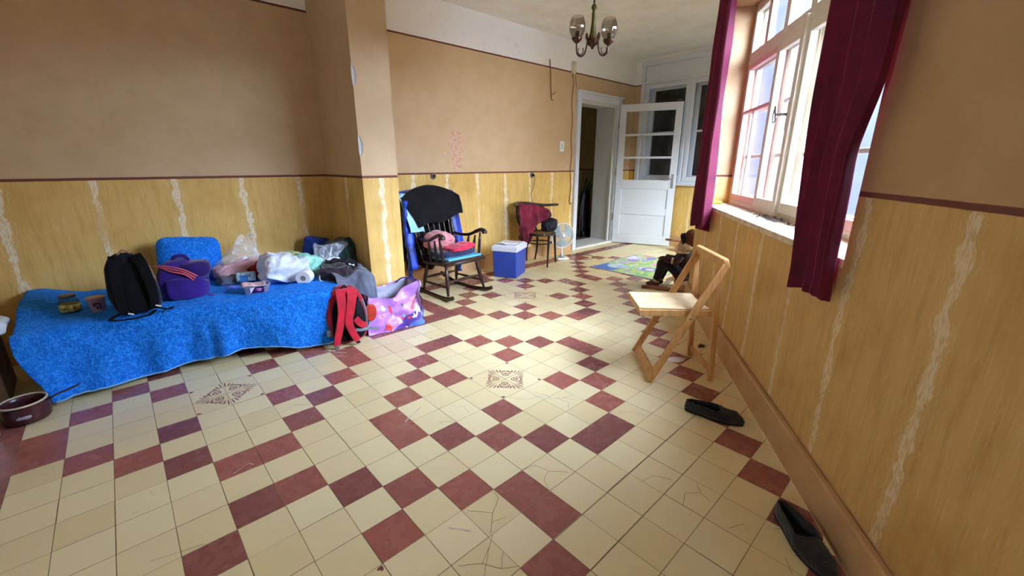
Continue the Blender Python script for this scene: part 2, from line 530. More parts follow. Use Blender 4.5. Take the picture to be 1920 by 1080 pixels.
# cracks in single tiles (grid units) and plaster smears
def crack(pts, w=0.0006, cur=4, z=0.0011):
    floor.cur = cur
    P = [tile_xy(a, b) for a, b in pts]; Q = []
    for i in range(len(P)-1):
        for k in range(5):
            u = k/5; x = lerp(P[i][0], P[i+1][0], u); y = lerp(P[i][1], P[i+1][1], u)
            Q.append((x+nz(x*40, y*40)*0.003, y+nz(x*40, y*40, 5)*0.003))
    Q.append(P[-1])
    for i in range(len(Q)-1):
        dx, dy = Q[i+1][0]-Q[i][0], Q[i+1][1]-Q[i][1]; L = hypot(dx, dy) or 1
        nx, ny = -dy/L*w, dx/L*w
        flatpoly(floor, [(Q[i][0]-nx, Q[i][1]-ny), (Q[i+1][0]-nx, Q[i+1][1]-ny), (Q[i+1][0]+nx, Q[i+1][1]+ny), (Q[i][0]+nx, Q[i][1]+ny)], z)
CRACKS = [[(.95, -.9), (.55, -.5), (.3, -.1), (.05, -.05)], [(.55, -.5), (.1, -.9)], [(.75, -.7), (.85, -.35)],
    [(1.1, -1.9), (1.4, -1.5), (1.75, -1.3), (1.95, -1.0)], [(1.4, -1.5), (1.2, -1.15), (1.02, -.9)], [(1.75, -1.3), (1.5, -1.02)], [(1.2, -1.15), (1.6, -1.6), (1.9, -1.9)], [(1.6, -2.0), (1.75, -1.6)],
    [(-1.9, 4.2), (-1.6, 4.6), (-1.5, 4.95)], [(-1.75, 4.4), (-1.3, 4.5), (-1.05, 4.2)], [(-1.6, 4.6), (-1.2, 4.8)], [(-2.6, 4.1), (-2.1, 4.3), (-1.9, 4.2)], [(-2.9, 3.2), (-2.4, 3.6), (-2.1, 4.3)],
    [(-3.4, 5.05), (-3.1, 5.3), (-3.05, 5.6)], [(.1, 1.4), (.5, 1.5), (.9, 1.85)], [(.5, 1.5), (.65, 1.15), (.97, 1.02)], [(0.0, 1.0), (.1, 1.4)],
    [(2.4, 3.0), (2.5, 3.4), (2.9, 3.6)], [(3.5, 3.0), (3.35, 3.4), (3.6, 3.7), (3.4, 3.95)], [(3.6, 3.7), (3.9, 3.6)], [(4.5, 3.1), (4.7, 3.5)],
    [(-3.4, .6), (-3.1, .9), (-2.6, .95)], [(-3.9, 1.4), (-3.5, 1.7), (-3.1, 1.6)], [(-7.6, -2.5), (-7.3, -2.2), (-7.05, -1.8)], [(-8.4, -1.8), (-8.0, -1.2), (-7.9, -.8)],
    [(-7.3, -3.2), (-7.5, -2.4), (-7.3, -2.05)], [(-2.6, 9.4), (-2.1, 9.1), (-1.9, 8.7)], [(-2.3, 8.2), (-2.0, 8.5), (-1.5, 8.2)], [(-1.0, 9.2), (-.7, 8.7), (-.95, 8.2)],
    [(-2.7, .2), (-2.1, .6), (-2.05, .95)], [(-5.2, 4.6), (-5.6, 4.2)], [(-9.4, 4.4), (-9.1, 4.8), (-8.6, 4.9)], [(5.2, 3.8), (5.5, 4.3)], [(2.9, -6.2), (2.3, -5.8), (2.1, -5.3)],
    [(-3.3, -6.5), (-3.05, -5.6)], [(5.6, 3.2), (5.8, 2.9)], [(-6.0, 10.6), (-5.6, 10.9)], [(.2, 5.2), (.5, 5.6), (.9, 5.7)]]
for c_ in CRACKS: crack(c_)
crack([(2.02, 0), (2.02, 10)], 0.0012); crack([(3.01, 0), (3.01, 9)], 0.0006)
for c_ in ([(-11.3, -.1), (-10.9, .2)], [(-11.0, -.3), (-10.6, .3)], [(-10.9, .1), (-10.4, .5)], [(-11.2, .2), (-10.8, .6)], [(-10.5, .0), (-10.0, .4)], [(-8.2, -.2), (-8.0, .2)], [(-4.5, .6), (-4.1, -.2)],
           [(.2, -1.5), (.6, -1.2)], [(-5.1, -4.7), (-5.3, -4.3)], [(-5.3, -4.3), (-5.15, -4.2)]):
    crack(c_, RND.uniform(.002, .005), 5, 0.0012)
def floor_trim(o):
    """cut the tiles that lie under the window wall"""
fl_o = floor.build('floor', [M_TY, M_TR, M_GROUT, M_MOTIF, M_CRACK, M_SCRATCH], weld=False)
_at = fl_o.data.attributes.new('tint', 'FLOAT', 'FACE')
for i, p in enumerate(fl_o.data.polygons): _at.data[i].value = tints[i] if i < len(tints) else 0.5
# make sure tiles face up
struct(fl_o)

# ---- walls
def uv_x(off=0.0): return lambda co, p: (co.x+off if abs(p.normal.y) > 0.5 or abs(p.normal.z) > .5 else co.y+off, co.z)
def wallbox(mb, x0, x1, y0, y1, z0, z1):
    mb.box(((x0+x1)/2, (y0+y1)/2, (z0+z1)/2), (abs(x1-x0), abs(y1-y0), abs(z1-z0)))
DX0, DX1, DZ = 5.33, 6.36, 2.27           # doorway clear opening
PX0, PX1, PY = 1.52, 1.84, 3.44           # pier
XW = -2.6                                  # near end wall, behind the camera to the left
w = MB()
wallbox(w, PX1-.1, DX0, YL, YL+.42, 0, CEIL); wallbox(w, DX1, XE+.3, YL, YL+.42, 0, CEIL); wallbox(w, DX0, DX1, YL, YL+.42, DZ, CEIL)
struct(w.build('wall_left', M_WALL_L, uvfn=uv_x()))
w = MB(); wallbox(w, XW-.2, PX0+.1, YL, YL+.42, 0, CEIL)
struct(w.build('wall_bedside', M_WALL_B, uvfn=uv_x()))
# pier with two chipped corners: the arris is a ragged edge at the chips
w = MB(); w.cur = 0
zs = [0, 1.20] + [1.395 + 0.0175*k for k in range(11)] + [1.70, 1.85] + [1.915+0.017*k for k in range(11)] + [2.2, CEIL]
def chip(z):
    for z0, z1, d in ((1.40, 1.56, .045), (1.92, 2.075, .045)):
        if z0 < z < z1:
            u = (z-z0)/(z1-z0); return d*max(0, sin(pi*u))**.6*(0.8+0.5*nz(z*60))
    return 0.0
for k in range(len(zs)-1):
    za, zb = zs[k], zs[k+1]; ca_, cb_ = chip(za), chip(zb)
    wa, wb = 0.35*ca_, 0.35*cb_
    A = [(PX0, YL, za), (PX0, PY+wa, za), (PX0+ca_, PY, za), (PX1, PY, za), (PX1, YL, za)]
    B = [(PX0, YL, zb), (PX0, PY+wb, zb), (PX0+cb_, PY, zb), (PX1, PY, zb), (PX1, YL, zb)]
    for q in range(4):
        if q == 1:
            if ca_ == 0 and cb_ == 0: continue
            w.cur = 1
            nn = Vector((-.7, -.7, 0))
        else: w.cur = 0
        if q == 1:
            mid_a = (Vector(A[1])+Vector(A[2]))/2 + Vector((.35, .5, 0))*ca_*.35; mid_b = (Vector(B[1])+Vector(B[2]))/2 + Vector((.35, .5, 0))*cb_*.35
            w.add([A[1], mid_a, mid_b, B[1]], [(0, 1, 2, 3)]); w.add([mid_a, A[2], B[2], mid_b], [(0, 1, 2, 3)])
        else: w.add([A[q], A[q+1], B[q+1], B[q]], [(0, 1, 2, 3)])
w.cur = 0
w.add([(PX0, YL, 0), (PX0, PY, 0), (PX1, PY, 0), (PX1, YL, 0)], [(0, 1, 2, 3)]); w.add([(PX0, YL, CEIL), (PX0, PY, CEIL), (PX1, PY, CEIL), (PX1, YL, CEIL)], [(3, 2, 1, 0)])
M_PIER = wall_material('painted_pier', 0.46*0.5-1.685, frieze=99)
struct(w.build('wall_pier', [M_PIER, M_GYPSUM], uvfn=lambda co, p: ((co.x if abs(p.normal.y) > .5 else co.y-1.2), co.z)))
# end wall with the inner window opening (y 2.2..4.02, z 1.06..2.9)
EY0, EY1, EZ0, EZ1 = 2.05, 4.06, 1.04, 2.90
w = MB()
wallbox(w, XE, XE+.3, -3.2, EY0, 0, CEIL); wallbox(w, XE, XE+.3, EY1, YL+.1, 0, CEIL); wallbox(w, XE, XE+.3, EY0, EY1, 0, EZ0); wallbox(w, XE, XE+.3, EY0, EY1, EZ1, CEIL)
struct(w.build('wall_end', M_WALL_L, uvfn=lambda co, p: (co.y+.3, co.z)))
# window wall: runs at an angle, with a deep niche; it ends at a corner near the doll
S0, S1, SE = 0.225, 2.76, 2.815+0.08
WT = 0.345
SILL = 0.985; NTOP = 2.60
def rbox(mb, s0, s1, n0, n1, z0, z1):
    vs = [RW(s, n, z) for z in (z0, z1) for s, n in ((s0, n0), (s1, n0), (s1, n1), (s0, n1))]
    mb.add(vs, [(3, 2, 1, 0), (4, 5, 6, 7), (0, 1, 5, 4), (1, 2, 6, 5), (2, 3, 7, 6), (3, 0, 4, 7)])
w = MB()
rbox(w, -3.2, S0, 0, WT, 0, CEIL); rbox(w, S1, SE, 0, WT, 0, CEIL); rbox(w, S0, S1, 0, WT, 0, SILL); rbox(w, S0, S1, 0, WT, NTOP, CEIL)
def uv_r(co, p):
    q = co - RP0
    s = q.dot(RU)
    if abs(p.normal.dot(RU)) > .5: s = q.dot(RN)+.2
    return (s, co.z)
struct(w.build('wall_window', M_WALL_R, uvfn=uv_r))
# plinths (plaster skirting, 17 cm high, 2 cm proud)
w = MB(); wallbox(w, PX1, DX0-.08, YL-.022, YL, 0, .17); wallbox(w, DX1+.08, XE, YL-.022, YL, 0, .17)
struct(w.build('baseboard_left', M_WALL_L, uvfn=uv_x(), bevel=.006))
w = MB(); rbox(w, -3.2, SE, -.03, 0, 0, .172)
struct(w.build('baseboard_window', M_WALL_R, uvfn=uv_r, bevel=.008))
w = MB(); wallbox(w, XE-.02, XE, -3.1, YL-.02, 0, .17)
struct(w.build('baseboard_end', M_WALL_L, uvfn=lambda co, p: (co.y, co.z), bevel=.006))
# walls the photograph does not show: they close the room behind the camera and the bay past the corner
def tri(mb, pts, z0, z1):
    n = len(pts)
    mb.add([(x, y, z0) for x, y in pts] + [(x, y, z1) for x, y in pts], [tuple(range(n-1, -1, -1)), tuple(range(n, 2*n))] + [(i, (i+1) % n, n+(i+1) % n, n+i) for i in range(n)])
w = MB(); wallbox(w, XW-.2, XW, -1.9, .3, 0, CEIL); wallbox(w, XW-.2, XW, .7, YL, 0, CEIL); wallbox(w, XW-.2, XW, .3, .7, 0, 1.4); wallbox(w, XW-.2, XW, .3, .7, 1.9, CEIL)  # leaves a small opening, added to let in fill light
struct(w.build('wall_near', M_WALL_L, uvfn=uv_x()))
w = MB(); wallbox(w, XW-.2, -.75, -1.95, -1.75, 0, CEIL)
struct(w.build('wall_back', M_WALL_L, uvfn=uv_x()))
BY = 0.95; BX0 = 4.72
M_OUTER = plain('lavender_grey_render', (.040, .046, .070, 1), .85, var=.12, scale=2.5)
w = MB(); rbox(w, SE-.2, SE, WT-.01, 1.30, -.2, CEIL+.1)
struct(w.build('wall_corner', M_OUTER))
w = MB()
wallbox(w, BX0, 5.1, BY-.2, BY, 0, CEIL); wallbox(w, 6.3, XE+.3, BY-.2, BY, 0, CEIL); wallbox(w, 5.1, 6.3, BY-.2, BY, 0, .9); wallbox(w, 5.1, 6.3, BY-.2, BY, 2.05, CEIL)
struct(w.build('wall_bay', M_WALL_R, uvfn=uv_x()))
ROOM = [tuple(RW(-3.25, .02, 0)[:2]), tuple(RW(SE, .02, 0)[:2]), tuple(RW(SE, 1.15, 0)[:2]), (BX0, BY-.02), (XE+.02, BY-.02), (XE+.02, YL+.02), (XW-.02, YL+.02), (XW-.02, -1.77)]
w = MB(); tri(w, [tuple(RW(-3.25, .38, 0)[:2]), tuple(RW(SE+.0, .38, 0)[:2]), tuple(RW(SE, 1.25, 0)[:2]), (BX0, BY-.15), (XE+.3, BY-.15), (XE+.3, YL+.3), (XW-.15, YL+.3), (XW-.15, -1.9)], CEIL, CEIL+.15)
struct(w.build('ceiling', M_CEIL))
# ================================================================== DOOR, WINDOWS, OUTSIDE
# ---- hallway behind the doorway
M_HALL = wall_material('hall_wall', 0.1, frieze=99, tan=(190, 176, 130), ochre=(170, 160, 124))
M_DARKFLOOR = plain('hall_floor', srgb(96, 84, 70), 0.6, var=.15, scale=5)
HY = YL+.42
w = MB(); wallbox(w, 4.3, 4.4, HY, 6.4, 0, 2.7); wallbox(w, 7.2, 7.3, HY, 6.4, 0, 2.7); wallbox(w, 4.3, 7.3, 6.4, 6.5, 0, 2.7)
struct(w.build('wall_hall', M_HALL, uvfn=uv_x()))
w = MB(); wallbox(w, 4.3, 7.3, HY, 6.5, 2.7, 2.8); struct(w.build('ceiling_hall', M_CEIL))
w = MB(); wallbox(w, 4.3, 7.3, HY, 6.5, -.05, 0.02); struct(w.build('floor_hall', M_DARKFLOOR))
# panelled lower door seen in the dark of the hall
# ---- door casing, lining, threshold and the open leaf
d1 = empty('door_1', (5.85, YL, 0), None, None); d1['kind'] = 'structure'
def pbox(name, mat, parent, boxes, bevel=.003, **kw):
    mb = MB()
    for c, d in boxes: mb.box(Vector(c)-Vector(parent.location if parent else (0, 0, 0)), d)
    return mb.build(name, mat, parent, bevel=bevel, **kw)
cw = .085
pbox('door_casing', M_WHITE, d1, [((DX0-cw/2+.01, YL-.018, (DZ+cw)/2), (cw, .036, DZ+cw)), ((DX1+cw/2-.03, YL-.018, (DZ+cw)/2), (cw, .036, DZ+cw)), (((DX0+DX1)/2-.01, YL-.0172, DZ+cw/2-.005), (DX1-DX0-.06, .0344, cw)), (((DX0+DX1)/2-.01, YL-.03, DZ+cw+.012), (DX1-DX0+cw*1.7, .055, .03))])
pbox('door_lining', M_WHITE2, d1, [((DX0+.012, YL+.21, DZ/2), (.024, .42, DZ)), ((DX1-.012, YL+.21, DZ/2), (.024, .42, DZ)), (((DX0+DX1)/2, YL+.2105, DZ-.012), (DX1-DX0-.05, .417, .024)), ((DX0+.035, YL+.05, DZ/2), (.03, .03, DZ)), ((DX1-.035, YL+.05, DZ/2), (.03, .03, DZ)), (((DX0+DX1)/2, YL+.0505, DZ-.035), (DX1-DX0-.06, .027, .024))])
pbox('threshold', M_WHITE2, d1, [(((DX0+DX1)/2, YL+.19, .014), (DX1-DX0, .46, .036))])
# leaf: local x along the leaf from hinge, z up
HX, HYY = 6.352, 4.205
ang = atan2(3.30-HYY, 6.700-HX)
LW = .965; LH = 2.255
leaf = empty('door_2', (HX, HYY, .012), None, None, rz=ang); leaf['kind'] = 'structure'
lt = .042; stl = .105
mb = MB()
def lb(x0, x1, z0, z1, t=lt, y=0.0): mb.box(((x0+x1)/2, y, (z0+z1)/2), (x1-x0, t, z1-z0))
lb(0, stl, 0, LH); lb(LW-stl, LW, 0, LH)
lb(stl, LW-stl, LH-.115, LH, lt-.001); lb(stl, LW-stl, 0, .16, lt-.001)
zr = [.16, .50, .61, .95, 1.075]      # rails round the two panels
lb(stl, LW-stl, .50, .61, lt-.001); lb(stl, LW-stl, .93, 1.075, lt-.001)
GZ0, GZ1 = 1.075, LH-.115
gh = (GZ1-GZ0)/3
for k in (1, 2): lb(stl, LW-stl, GZ0+gh*k-.016, GZ0+gh*k+.016, lt*.9)
mb.build('leaf_frame', M_WHITE, leaf, bevel=.003)
for z0, z1 in ((.16, .50), (.61, .93)):
    mb = MB(); lb(stl, LW-stl, z0, z1, .012); mb.build('panel', M_WHITE, leaf, bevel=.002)
M_GLASS = None
def glassmat(name, rough=0.0, tint=(1, 1, 1, 1), ior=1.45, trans=0.93, spec=1.0):
    """thin pane: mostly see-through, a little mirror"""
    m = bpy.data.materials.new(name); m.use_nodes = True; t = m.node_tree
    for nd in list(t.nodes): t.nodes.remove(nd)
    o = t.nodes.new('ShaderNodeOutputMaterial'); mx = t.nodes.new('ShaderNodeMixShader')
    tr = t.nodes.new('ShaderNodeBsdfTransparent'); gl = t.nodes.new('ShaderNodeBsdfGlossy'); fr = t.nodes.new('ShaderNodeFresnel')
    tr.inputs[0].default_value = tint; gl.inputs['Roughness'].default_value = rough; fr.inputs[0].default_value = ior
    ge = t.nodes.new('ShaderNodeNewGeometry'); mu = t.nodes.new('ShaderNodeMath'); mu.operation = 'SUBTRACT'; mu.inputs[0].default_value = 1.0
    mk = t.nodes.new('ShaderNodeMath'); mk.operation = 'MULTIPLY'
    t.links.new(ge.outputs['Backfacing'], mu.inputs[1]); t.links.new(mu.outputs[0], mk.inputs[0]); t.links.new(fr.outputs[0], mk.inputs[1])
    t.links.new(mk.outputs[0], mx.inputs[0]); t.links.new(tr.outputs[0], mx.inputs[1]); t.links.new(gl.outputs[0], mx.inputs[2]); t.links.new(mx.outputs[0], o.inputs[0])
    return m
M_GLASS = glassmat('window_glass')
M_GLASSD = glassmat('dusty_window_glass', 0.12, (.93, .95, 1, 1))
for k in range(3):
    mb = MB(); lb(stl, LW-stl, GZ0+gh*k+.01, GZ0+gh*(k+1)-.01, .004); mb.build('glass_pane', M_GLASS, leaf)
M_STEEL = plain('brushed_steel', srgb(170, 170, 172), .35, 1.0, var=.05)
mb = MB()
for sgn in (-1, 1):
    mb.box((LW-.052, sgn*(lt/2+.004), 1.06), (.036, .008, .22))
    mb.tube([(LW-.052, sgn*(lt/2+.005), 1.10), (LW-.052, sgn*(lt/2+.045), 1.10), (LW-.075, sgn*(lt/2+.055), 1.10), (LW-.165, sgn*(lt/2+.055), 1.10)], .0085, 8)
mb.build('door_handle', M_STEEL, leaf, bevel=.002)
mb = MB()
for z in (.45, 1.2, 1.95): mb.tube([(-.006, -lt/2-.003, z-.06), (-.006, -lt/2-.003, z+.06)], .009, 8)
mb.build('hinge', M_STEEL, leaf)

# ---- inner window in the end wall, looking into a dark neighbouring room
w2 = empty('window_2', (XE, 3.2, EZ0), None, None); w2['kind'] = 'structure'
def wb(mb, y0, y1, z0, z1, x0, x1): mb.box(Vector(((x0+x1)/2, (y0+y1)/2, (z0+z1)/2))-Vector(w2.location), (abs(x1-x0), abs(y1-y0), abs(z1-z0)))
mb = MB()   # outer architrave and the blind box above
wb(mb, EY1-.01, EY1+.055, 1.03, 2.93, XE-.03, XE); wb(mb, EY0-.05, EY0+.01, 1.03, 2.93, XE-.03, XE); wb(mb, EY0-.06, EY1+.065, 2.865, 2.935, XE-.041, XE)
wb(mb, EY0, EY1, 2.63, 2.87, XE-.004, XE+.05)
wb(mb, EY0, EY1, 2.60, 2.635, XE-.035, XE+.05)
mb.build('window_casing', M_WHITE, w2, bevel=.004)
mb = MB(); wb(mb, EY0-.06, EY1+.06, 1.005, 1.045, XE-.055, XE+.25); mb.build('window_sill', M_WHITE, w2, bevel=.004)
mb = MB()   # fixed frame with mullions
wb(mb, EY0+.05, EY1-.05, 2.56, 2.61, XE+.001, XE+.239); wb(mb, EY1-.05, EY1, 1.04, 2.62, XE, XE+.24); wb(mb, EY0, EY0+.05, 1.04, 2.62, XE, XE+.24); wb(mb, EY0+.05, EY1-.05, 1.04, 1.075, XE+.001, XE+.239)
wb(mb, 3.245, 3.295, 1.04, 2.6, XE-.004, XE+.05); wb(mb, 2.64, 2.69, 1.04, 2.6, XE-.004, XE+.05)
mb.build('window_frame', M_WHITE, w2, bevel=.004)
for y0, y1 in ((3.285, 4.02), (2.68, 3.255), (2.09, 2.65)):
    for lay, xx in ((0, XE-.012), (1, XE+.15)):
        q = .055 if lay == 0 else .07
        mb = MB()
        ya, yb, za, zb = y0, y1, 1.07, 2.575
        wb(mb, ya, ya+q, za, zb, xx, xx+.04); wb(mb, yb-q, yb, za, zb, xx, xx+.04); wb(mb, ya+q, yb-q, za, za+q+.02, xx+.001, xx+.039); wb(mb, ya+q, yb-q, zb-q, zb, xx+.001, xx+.039)
        if lay: wb(mb, ya+q, yb-q, 1.83, 1.86, xx+.004, xx+.036)
        ss = mb.build('window_sash', M_WHITE, w2, bevel=.003)
        mb = MB(); wb(mb, ya+q-.01, yb-q+.01, za+q, zb-q, xx+.018, xx+.022); mb.build('glass_pane', M_GLASS, ss)
mb = MB(); mb.tube([Vector((XE-.03, 3.44, 2.30))-Vector(w2.location), Vector((XE-.06, 3.44, 2.30))-Vector(w2.location), Vector((XE-.06, 3.36, 2.30))-Vector(w2.location)], .008, 8); mb.build('window_catch', M_STEEL, w2)
# neighbouring room
M_DARKWALL = plain('neighbour_room_wall', srgb(92, 96, 98), .8, var=.15, scale=3)
w = MB(); wallbox(w, XE+.3, 9.0, 1.2, 1.3, 0, CEIL); wallbox(w, XE+.3, 9.0, YL+.42, YL+.5, 0, CEIL); wallbox(w, 9.0, 9.1, 1.2, 4.7, 0, CEIL)
struct(w.build('wall_neighbour', M_DARKWALL))
w = MB(); wallbox(w, XE+.3, 9.1, 1.2, 4.75, CEIL, CEIL+.1); struct(w.build('ceiling_neighbour', M_CEIL))
w = MB(); wallbox(w, XE+.3, 9.1, 1.2, 4.75, -.05, 0); struct(w.build('floor_neighbour', M_DARKFLOOR))

# ---- the big double window in its niche (window_1)
w1 = empty('window_1', RW(1.5, .26, SILL), None, None); w1['kind'] = 'structure'
w1l = Vector(w1.location)
def rb(mb, s0, s1, z0, z1, n0, n1):
    vs = [RW(s, n, z)-w1l for z in (z0, z1) for s, n in ((s0, n0), (s1, n0), (s1, n1), (s0, n1))]
    mb.add(vs, [(3, 2, 1, 0), (4, 5, 6, 7), (0, 1, 5, 4), (1, 2, 6, 5), (2, 3, 7, 6), (3, 0, 4, 7)])
t_ = NT('dusty_sill'); o_ = t_.obj(); n1_ = t_.noise(o_, 9, 6, .7); n2_ = t_.noise(o_, 40, 4)
t_.l(t_.mix(t_.sstep(n1_, .42, .66), srgb(226, 212, 186), srgb(190, 160, 122)), t_.b.inputs['Base Color']); t_.b.inputs['Roughness'].default_value = .7
t_.bump(t_.math('ADD', n1_, n2_), .4, .004)
mb = MB(); rb(mb, S0-.0, S1+.0, SILL-.03, SILL+.004, -.004, .29)
mb.build('window_sill', t_.m, w1, bevel=.004)
POSTS = [S0, .68, 1.12, 1.56, 2.00, S1]
def sash_layer(n0, mats, outer=False):
    fm = MB()
    rb(fm, S0+.05, S1-.05, SILL, SILL+.055, n0+.001, n0+.059); rb(fm, S0+.05, S1-.05, NTOP-.05, NTOP, n0+.001, n0+.059)
    rb(fm, S0, S0+.05, SILL, NTOP, n0, n0+.06); rb(fm, S1-.05, S1, SILL, NTOP, n0, n0+.06)
    if not outer: rb(fm, S0+.05, S1-.05, 2.135, 2.195, n0-.006, n0+.058)
    else: rb(fm, S0+.05, S1-.05, 2.135, 2.195, n0+.001, n0+.059)
    f = fm.build('window_frame', M_CREAM, w1, bevel=.004)
    return f
sash_layer(.235, None); sash_layer(.285, None, True)
def sash(s0, s1, z0, z1, n0, mat, bars=(), vbars=(), fw=.05, ft=.04):
    mb = MB()
    rb(mb, s0, s0+fw, z0, z1, n0, n0+ft); rb(mb, s1-fw, s1, z0, z1, n0, n0+ft); rb(mb, s0+fw, s1-fw, z0, z0+fw+.012, n0+.001, n0+ft-.001); rb(mb, s0+fw, s1-fw, z1-fw, z1, n0+.001, n0+ft-.001)
    for z in bars: rb(mb, s0+fw, s1-fw, z-.013, z+.013, n0+.006, n0+ft-.006)
    for s, za, zb in vbars: rb(mb, s-.013, s+.013, za, zb, n0+.006, n0+ft-.006)
    ss = mb.build('window_sash', mat, w1, bevel=.003)
    mb = MB(); rb(mb, s0+fw-.008, s1-fw+.008, z0+fw, z1-fw+.01, n0+ft*.5-.002, n0+ft*.5+.002); mb.build('glass_pane', M_GLASSD, ss)
    return ss
# inner layer: two fixed side lights, two casements, top lights
sash(2.03, S1-.045, SILL+.045, 2.14, .228, M_PINKP, bars=(1.765,), vbars=((2.42, SILL+.05, 1.765),), fw=.042)
sash(1.575, 2.03, SILL+.045, 2.14, .216, M_CREAM, fw=.055)
sash(1.115, 1.565, SILL+.045, 2.14, .216, M_CREAM, fw=.055)
sash(S0+.045, 1.11, SILL+.045, 2.14, .228, M_PINKP, bars=(1.765,), fw=.042)
for a_, b_ in ((2.36, S1-.045), (1.98, 2.36), (1.57, 1.98), (1.12, 1.56), (.67, 1.12), (S0+.045, .67)): sash(a_, b_, 2.185, NTOP-.04, .228, M_CREAM, fw=.035)
# middle post with cover strip and the turned brass-coloured handle
mb = MB(); rb(mb, 1.545, 1.60, SILL+.03, 2.19, .196, .236); mb.build('cover_strip', M_CREAM, w1, bevel=.005)
mb = MB(); rb(mb, 1.62, 1.645, 1.55, 1.72, .208, .217)
c0 = RW(1.632, .19, 1.645)-w1l
mb.tube([RW(1.632, .212, 1.645)-w1l, RW(1.632, .165, 1.645)-w1l], .009, 8)
ring = [RW(1.632+.055, .155, 1.645)-w1l + RU*(cos(a)*.018) + Vector((0, 0, sin(a)*.04)) for a in [2*pi*k/16 for k in range(17)]]
mb.tube([RW(1.632, .16, 1.645)-w1l, RW(1.665, .155, 1.648)-w1l], .007, 8)
mb.tube([RW(1.655, .155, 1.61)-w1l, RW(1.675, .155, 1.65)-w1l, RW(1.69, .155, 1.70)-w1l], [.008, .007, .010], 8)
mb.tube([RW(1.655, .155, 1.61)-w1l, RW(1.700, .155, 1.60)-w1l, RW(1.715, .155, 1.66)-w1l, RW(1.69, .155, 1.70)-w1l], .006, 8)
mb.build('window_handle', M_STEEL, w1, smooth=True)
# outer layer
for a_, b_ in ((2.03, S1-.04), (1.57, 2.03), (1.115, 1.56), (S0+.04, 1.11)):
    sash(a_, b_, SILL+.045, 2.14,   .290, M_CREAM, bars=(1.40, 1.77) if a_ != 2.03 else (1.40, 1.765), fw=.045)
    sash(a_, b_, 2.185, NTOP-.04,   .290, M_CREAM, fw=.035)
# second window of the room's unseen bay and a fill window added behind the camera
w3 = empty('window_3', (5.8, BY-.1, .95), None, None); w3['kind'] = 'structure'
mb = MB()
for x0, x1, z0, z1 in ((5.1, 5.15, .9, 2.05), (6.25, 6.3, .9, 2.05), (5.68, 5.72, .9, 2.05), (5.1, 6.3, .9, .95), (5.1, 6.3, 2.0, 2.05)):
    mb.box(Vector(((x0+x1)/2, BY-.1, (z0+z1)/2))-Vector(w3.location), (x1-x0, .06, z1-z0))
mb.build('window_frame', M_WHITE, w3, bevel=.004)
w4 = empty('fill_window', (XW-.1, .5, 1.4), None, None); w4['kind'] = 'structure'  # unseen small window, added to brighten the near end
mb = MB()
for y0, y1, z0, z1 in ((.3, .33, 1.4, 1.9), (.67, .7, 1.4, 1.9), (.33, .67, 1.4, 1.43), (.33, .67, 1.87, 1.9)):
    mb.box(Vector((XW-.1, (y0+y1)/2, (z0+z1)/2))-Vector(w4.location), (.06, y1-y0, z1-z0))
mb.build('window_frame', M_WHITE, w4, bevel=.004)
portal('portal_fill', (XW-.22, .5, 1.65), (1, 0, 0), .4, .5)  # sky light for the added fill opening
# portals: they only guide the sky light through the openings
portal('portal_window', RW((S0+S1)/2, .40, (SILL+NTOP)/2), -RN, S1-S0, NTOP-SILL)
portal('portal_bay', (5.7, BY-.22, 1.475), (0, 1, 0), 1.2, 1.15)

# ---- the yard outside the window
M_YARD = plain('pale_concrete_yard', (.09, .09, .088, 1), .9, var=.1, scale=2)
M_HOUSE = plain('pale_rendered_house', (.055, .060, .062, 1), .9, var=.08, scale=1.5)
M_ROOFT = plain('grey_corrugated_roof', (.030, .036, .042, 1), .6, var=.15, scale=3)
M_PINKW = plain('pink_painted_yard_wall', (.075, .022, .035, 1), .8, var=.1)
M_GREENP = plain('grey_green_gate', (.022, .030, .030, 1), .6, var=.1)
w = MB(); p_ = [RW(-6, .42, 0), RW(14, .42, 0), RW(14, 9, 0), RW(-6, 9, 0)]
w.add([v+Vector((0, 0, -.3)) for v in p_]+[v+Vector((0, 0, .12)) for v in p_], [(0, 1, 2, 3), (7, 6, 5, 4), (0, 4, 5, 1), (1, 5, 6, 2), (2, 6, 7, 3), (3, 7, 4, 0)])
yard = w.build('yard', M_YARD); yard['kind'] = 'structure'
house = empty('house', RW(6, 6.5, .12), 'pale rendered house with a corrugated roof across the yard', 'house')
hl = Vector(house.location)
def hb(mb, s0, s1, n0, n1, z0, z1):
    vs = [RW(s, n, z)-hl for z in (z0, z1) for s, n in ((s0, n0), (s1, n0), (s1, n1), (s0, n1))]
    mb.add(vs, [(3, 2, 1, 0), (4, 5, 6, 7), (0, 1, 5, 4), (1, 2, 6, 5), (2, 3, 7, 6), (3, 0, 4, 7)])
mb = MB(); hb(mb, -3, 13, 5.0, 8.0, .12, 2.0); mb.build('house_wall', M_HOUSE, house)
mb = MB()
def roof(u, v):
    s = lerp(-3.3, 13.3, u); return RW(s, lerp(4.6, 8.2, v), lerp(1.95, 3.0, v)+.03*sin(s*26)) - hl
mb.slab(roof, 420, 6, .02); mb.build('roof', M_ROOFT, house)
for s in (.5, 3.0, 5.5, 8, 10.5):
    mb = MB(); hb(mb, s, s+1.1, 4.96, 5.02, .8, 1.7); f_ = mb.build('window', M_ROOFT, house)
    mb = MB()
    for k in range(7): hb(mb, s+.02+k*.177, s+.04+k*.177, 4.93, 4.95, .8, 1.7)
    for k in range(3): hb(mb, s, s+1.1, 4.925, 4.945, .9+k*.34, .92+k*.34)
    mb.build('window_grille', M_GREENP, f_)
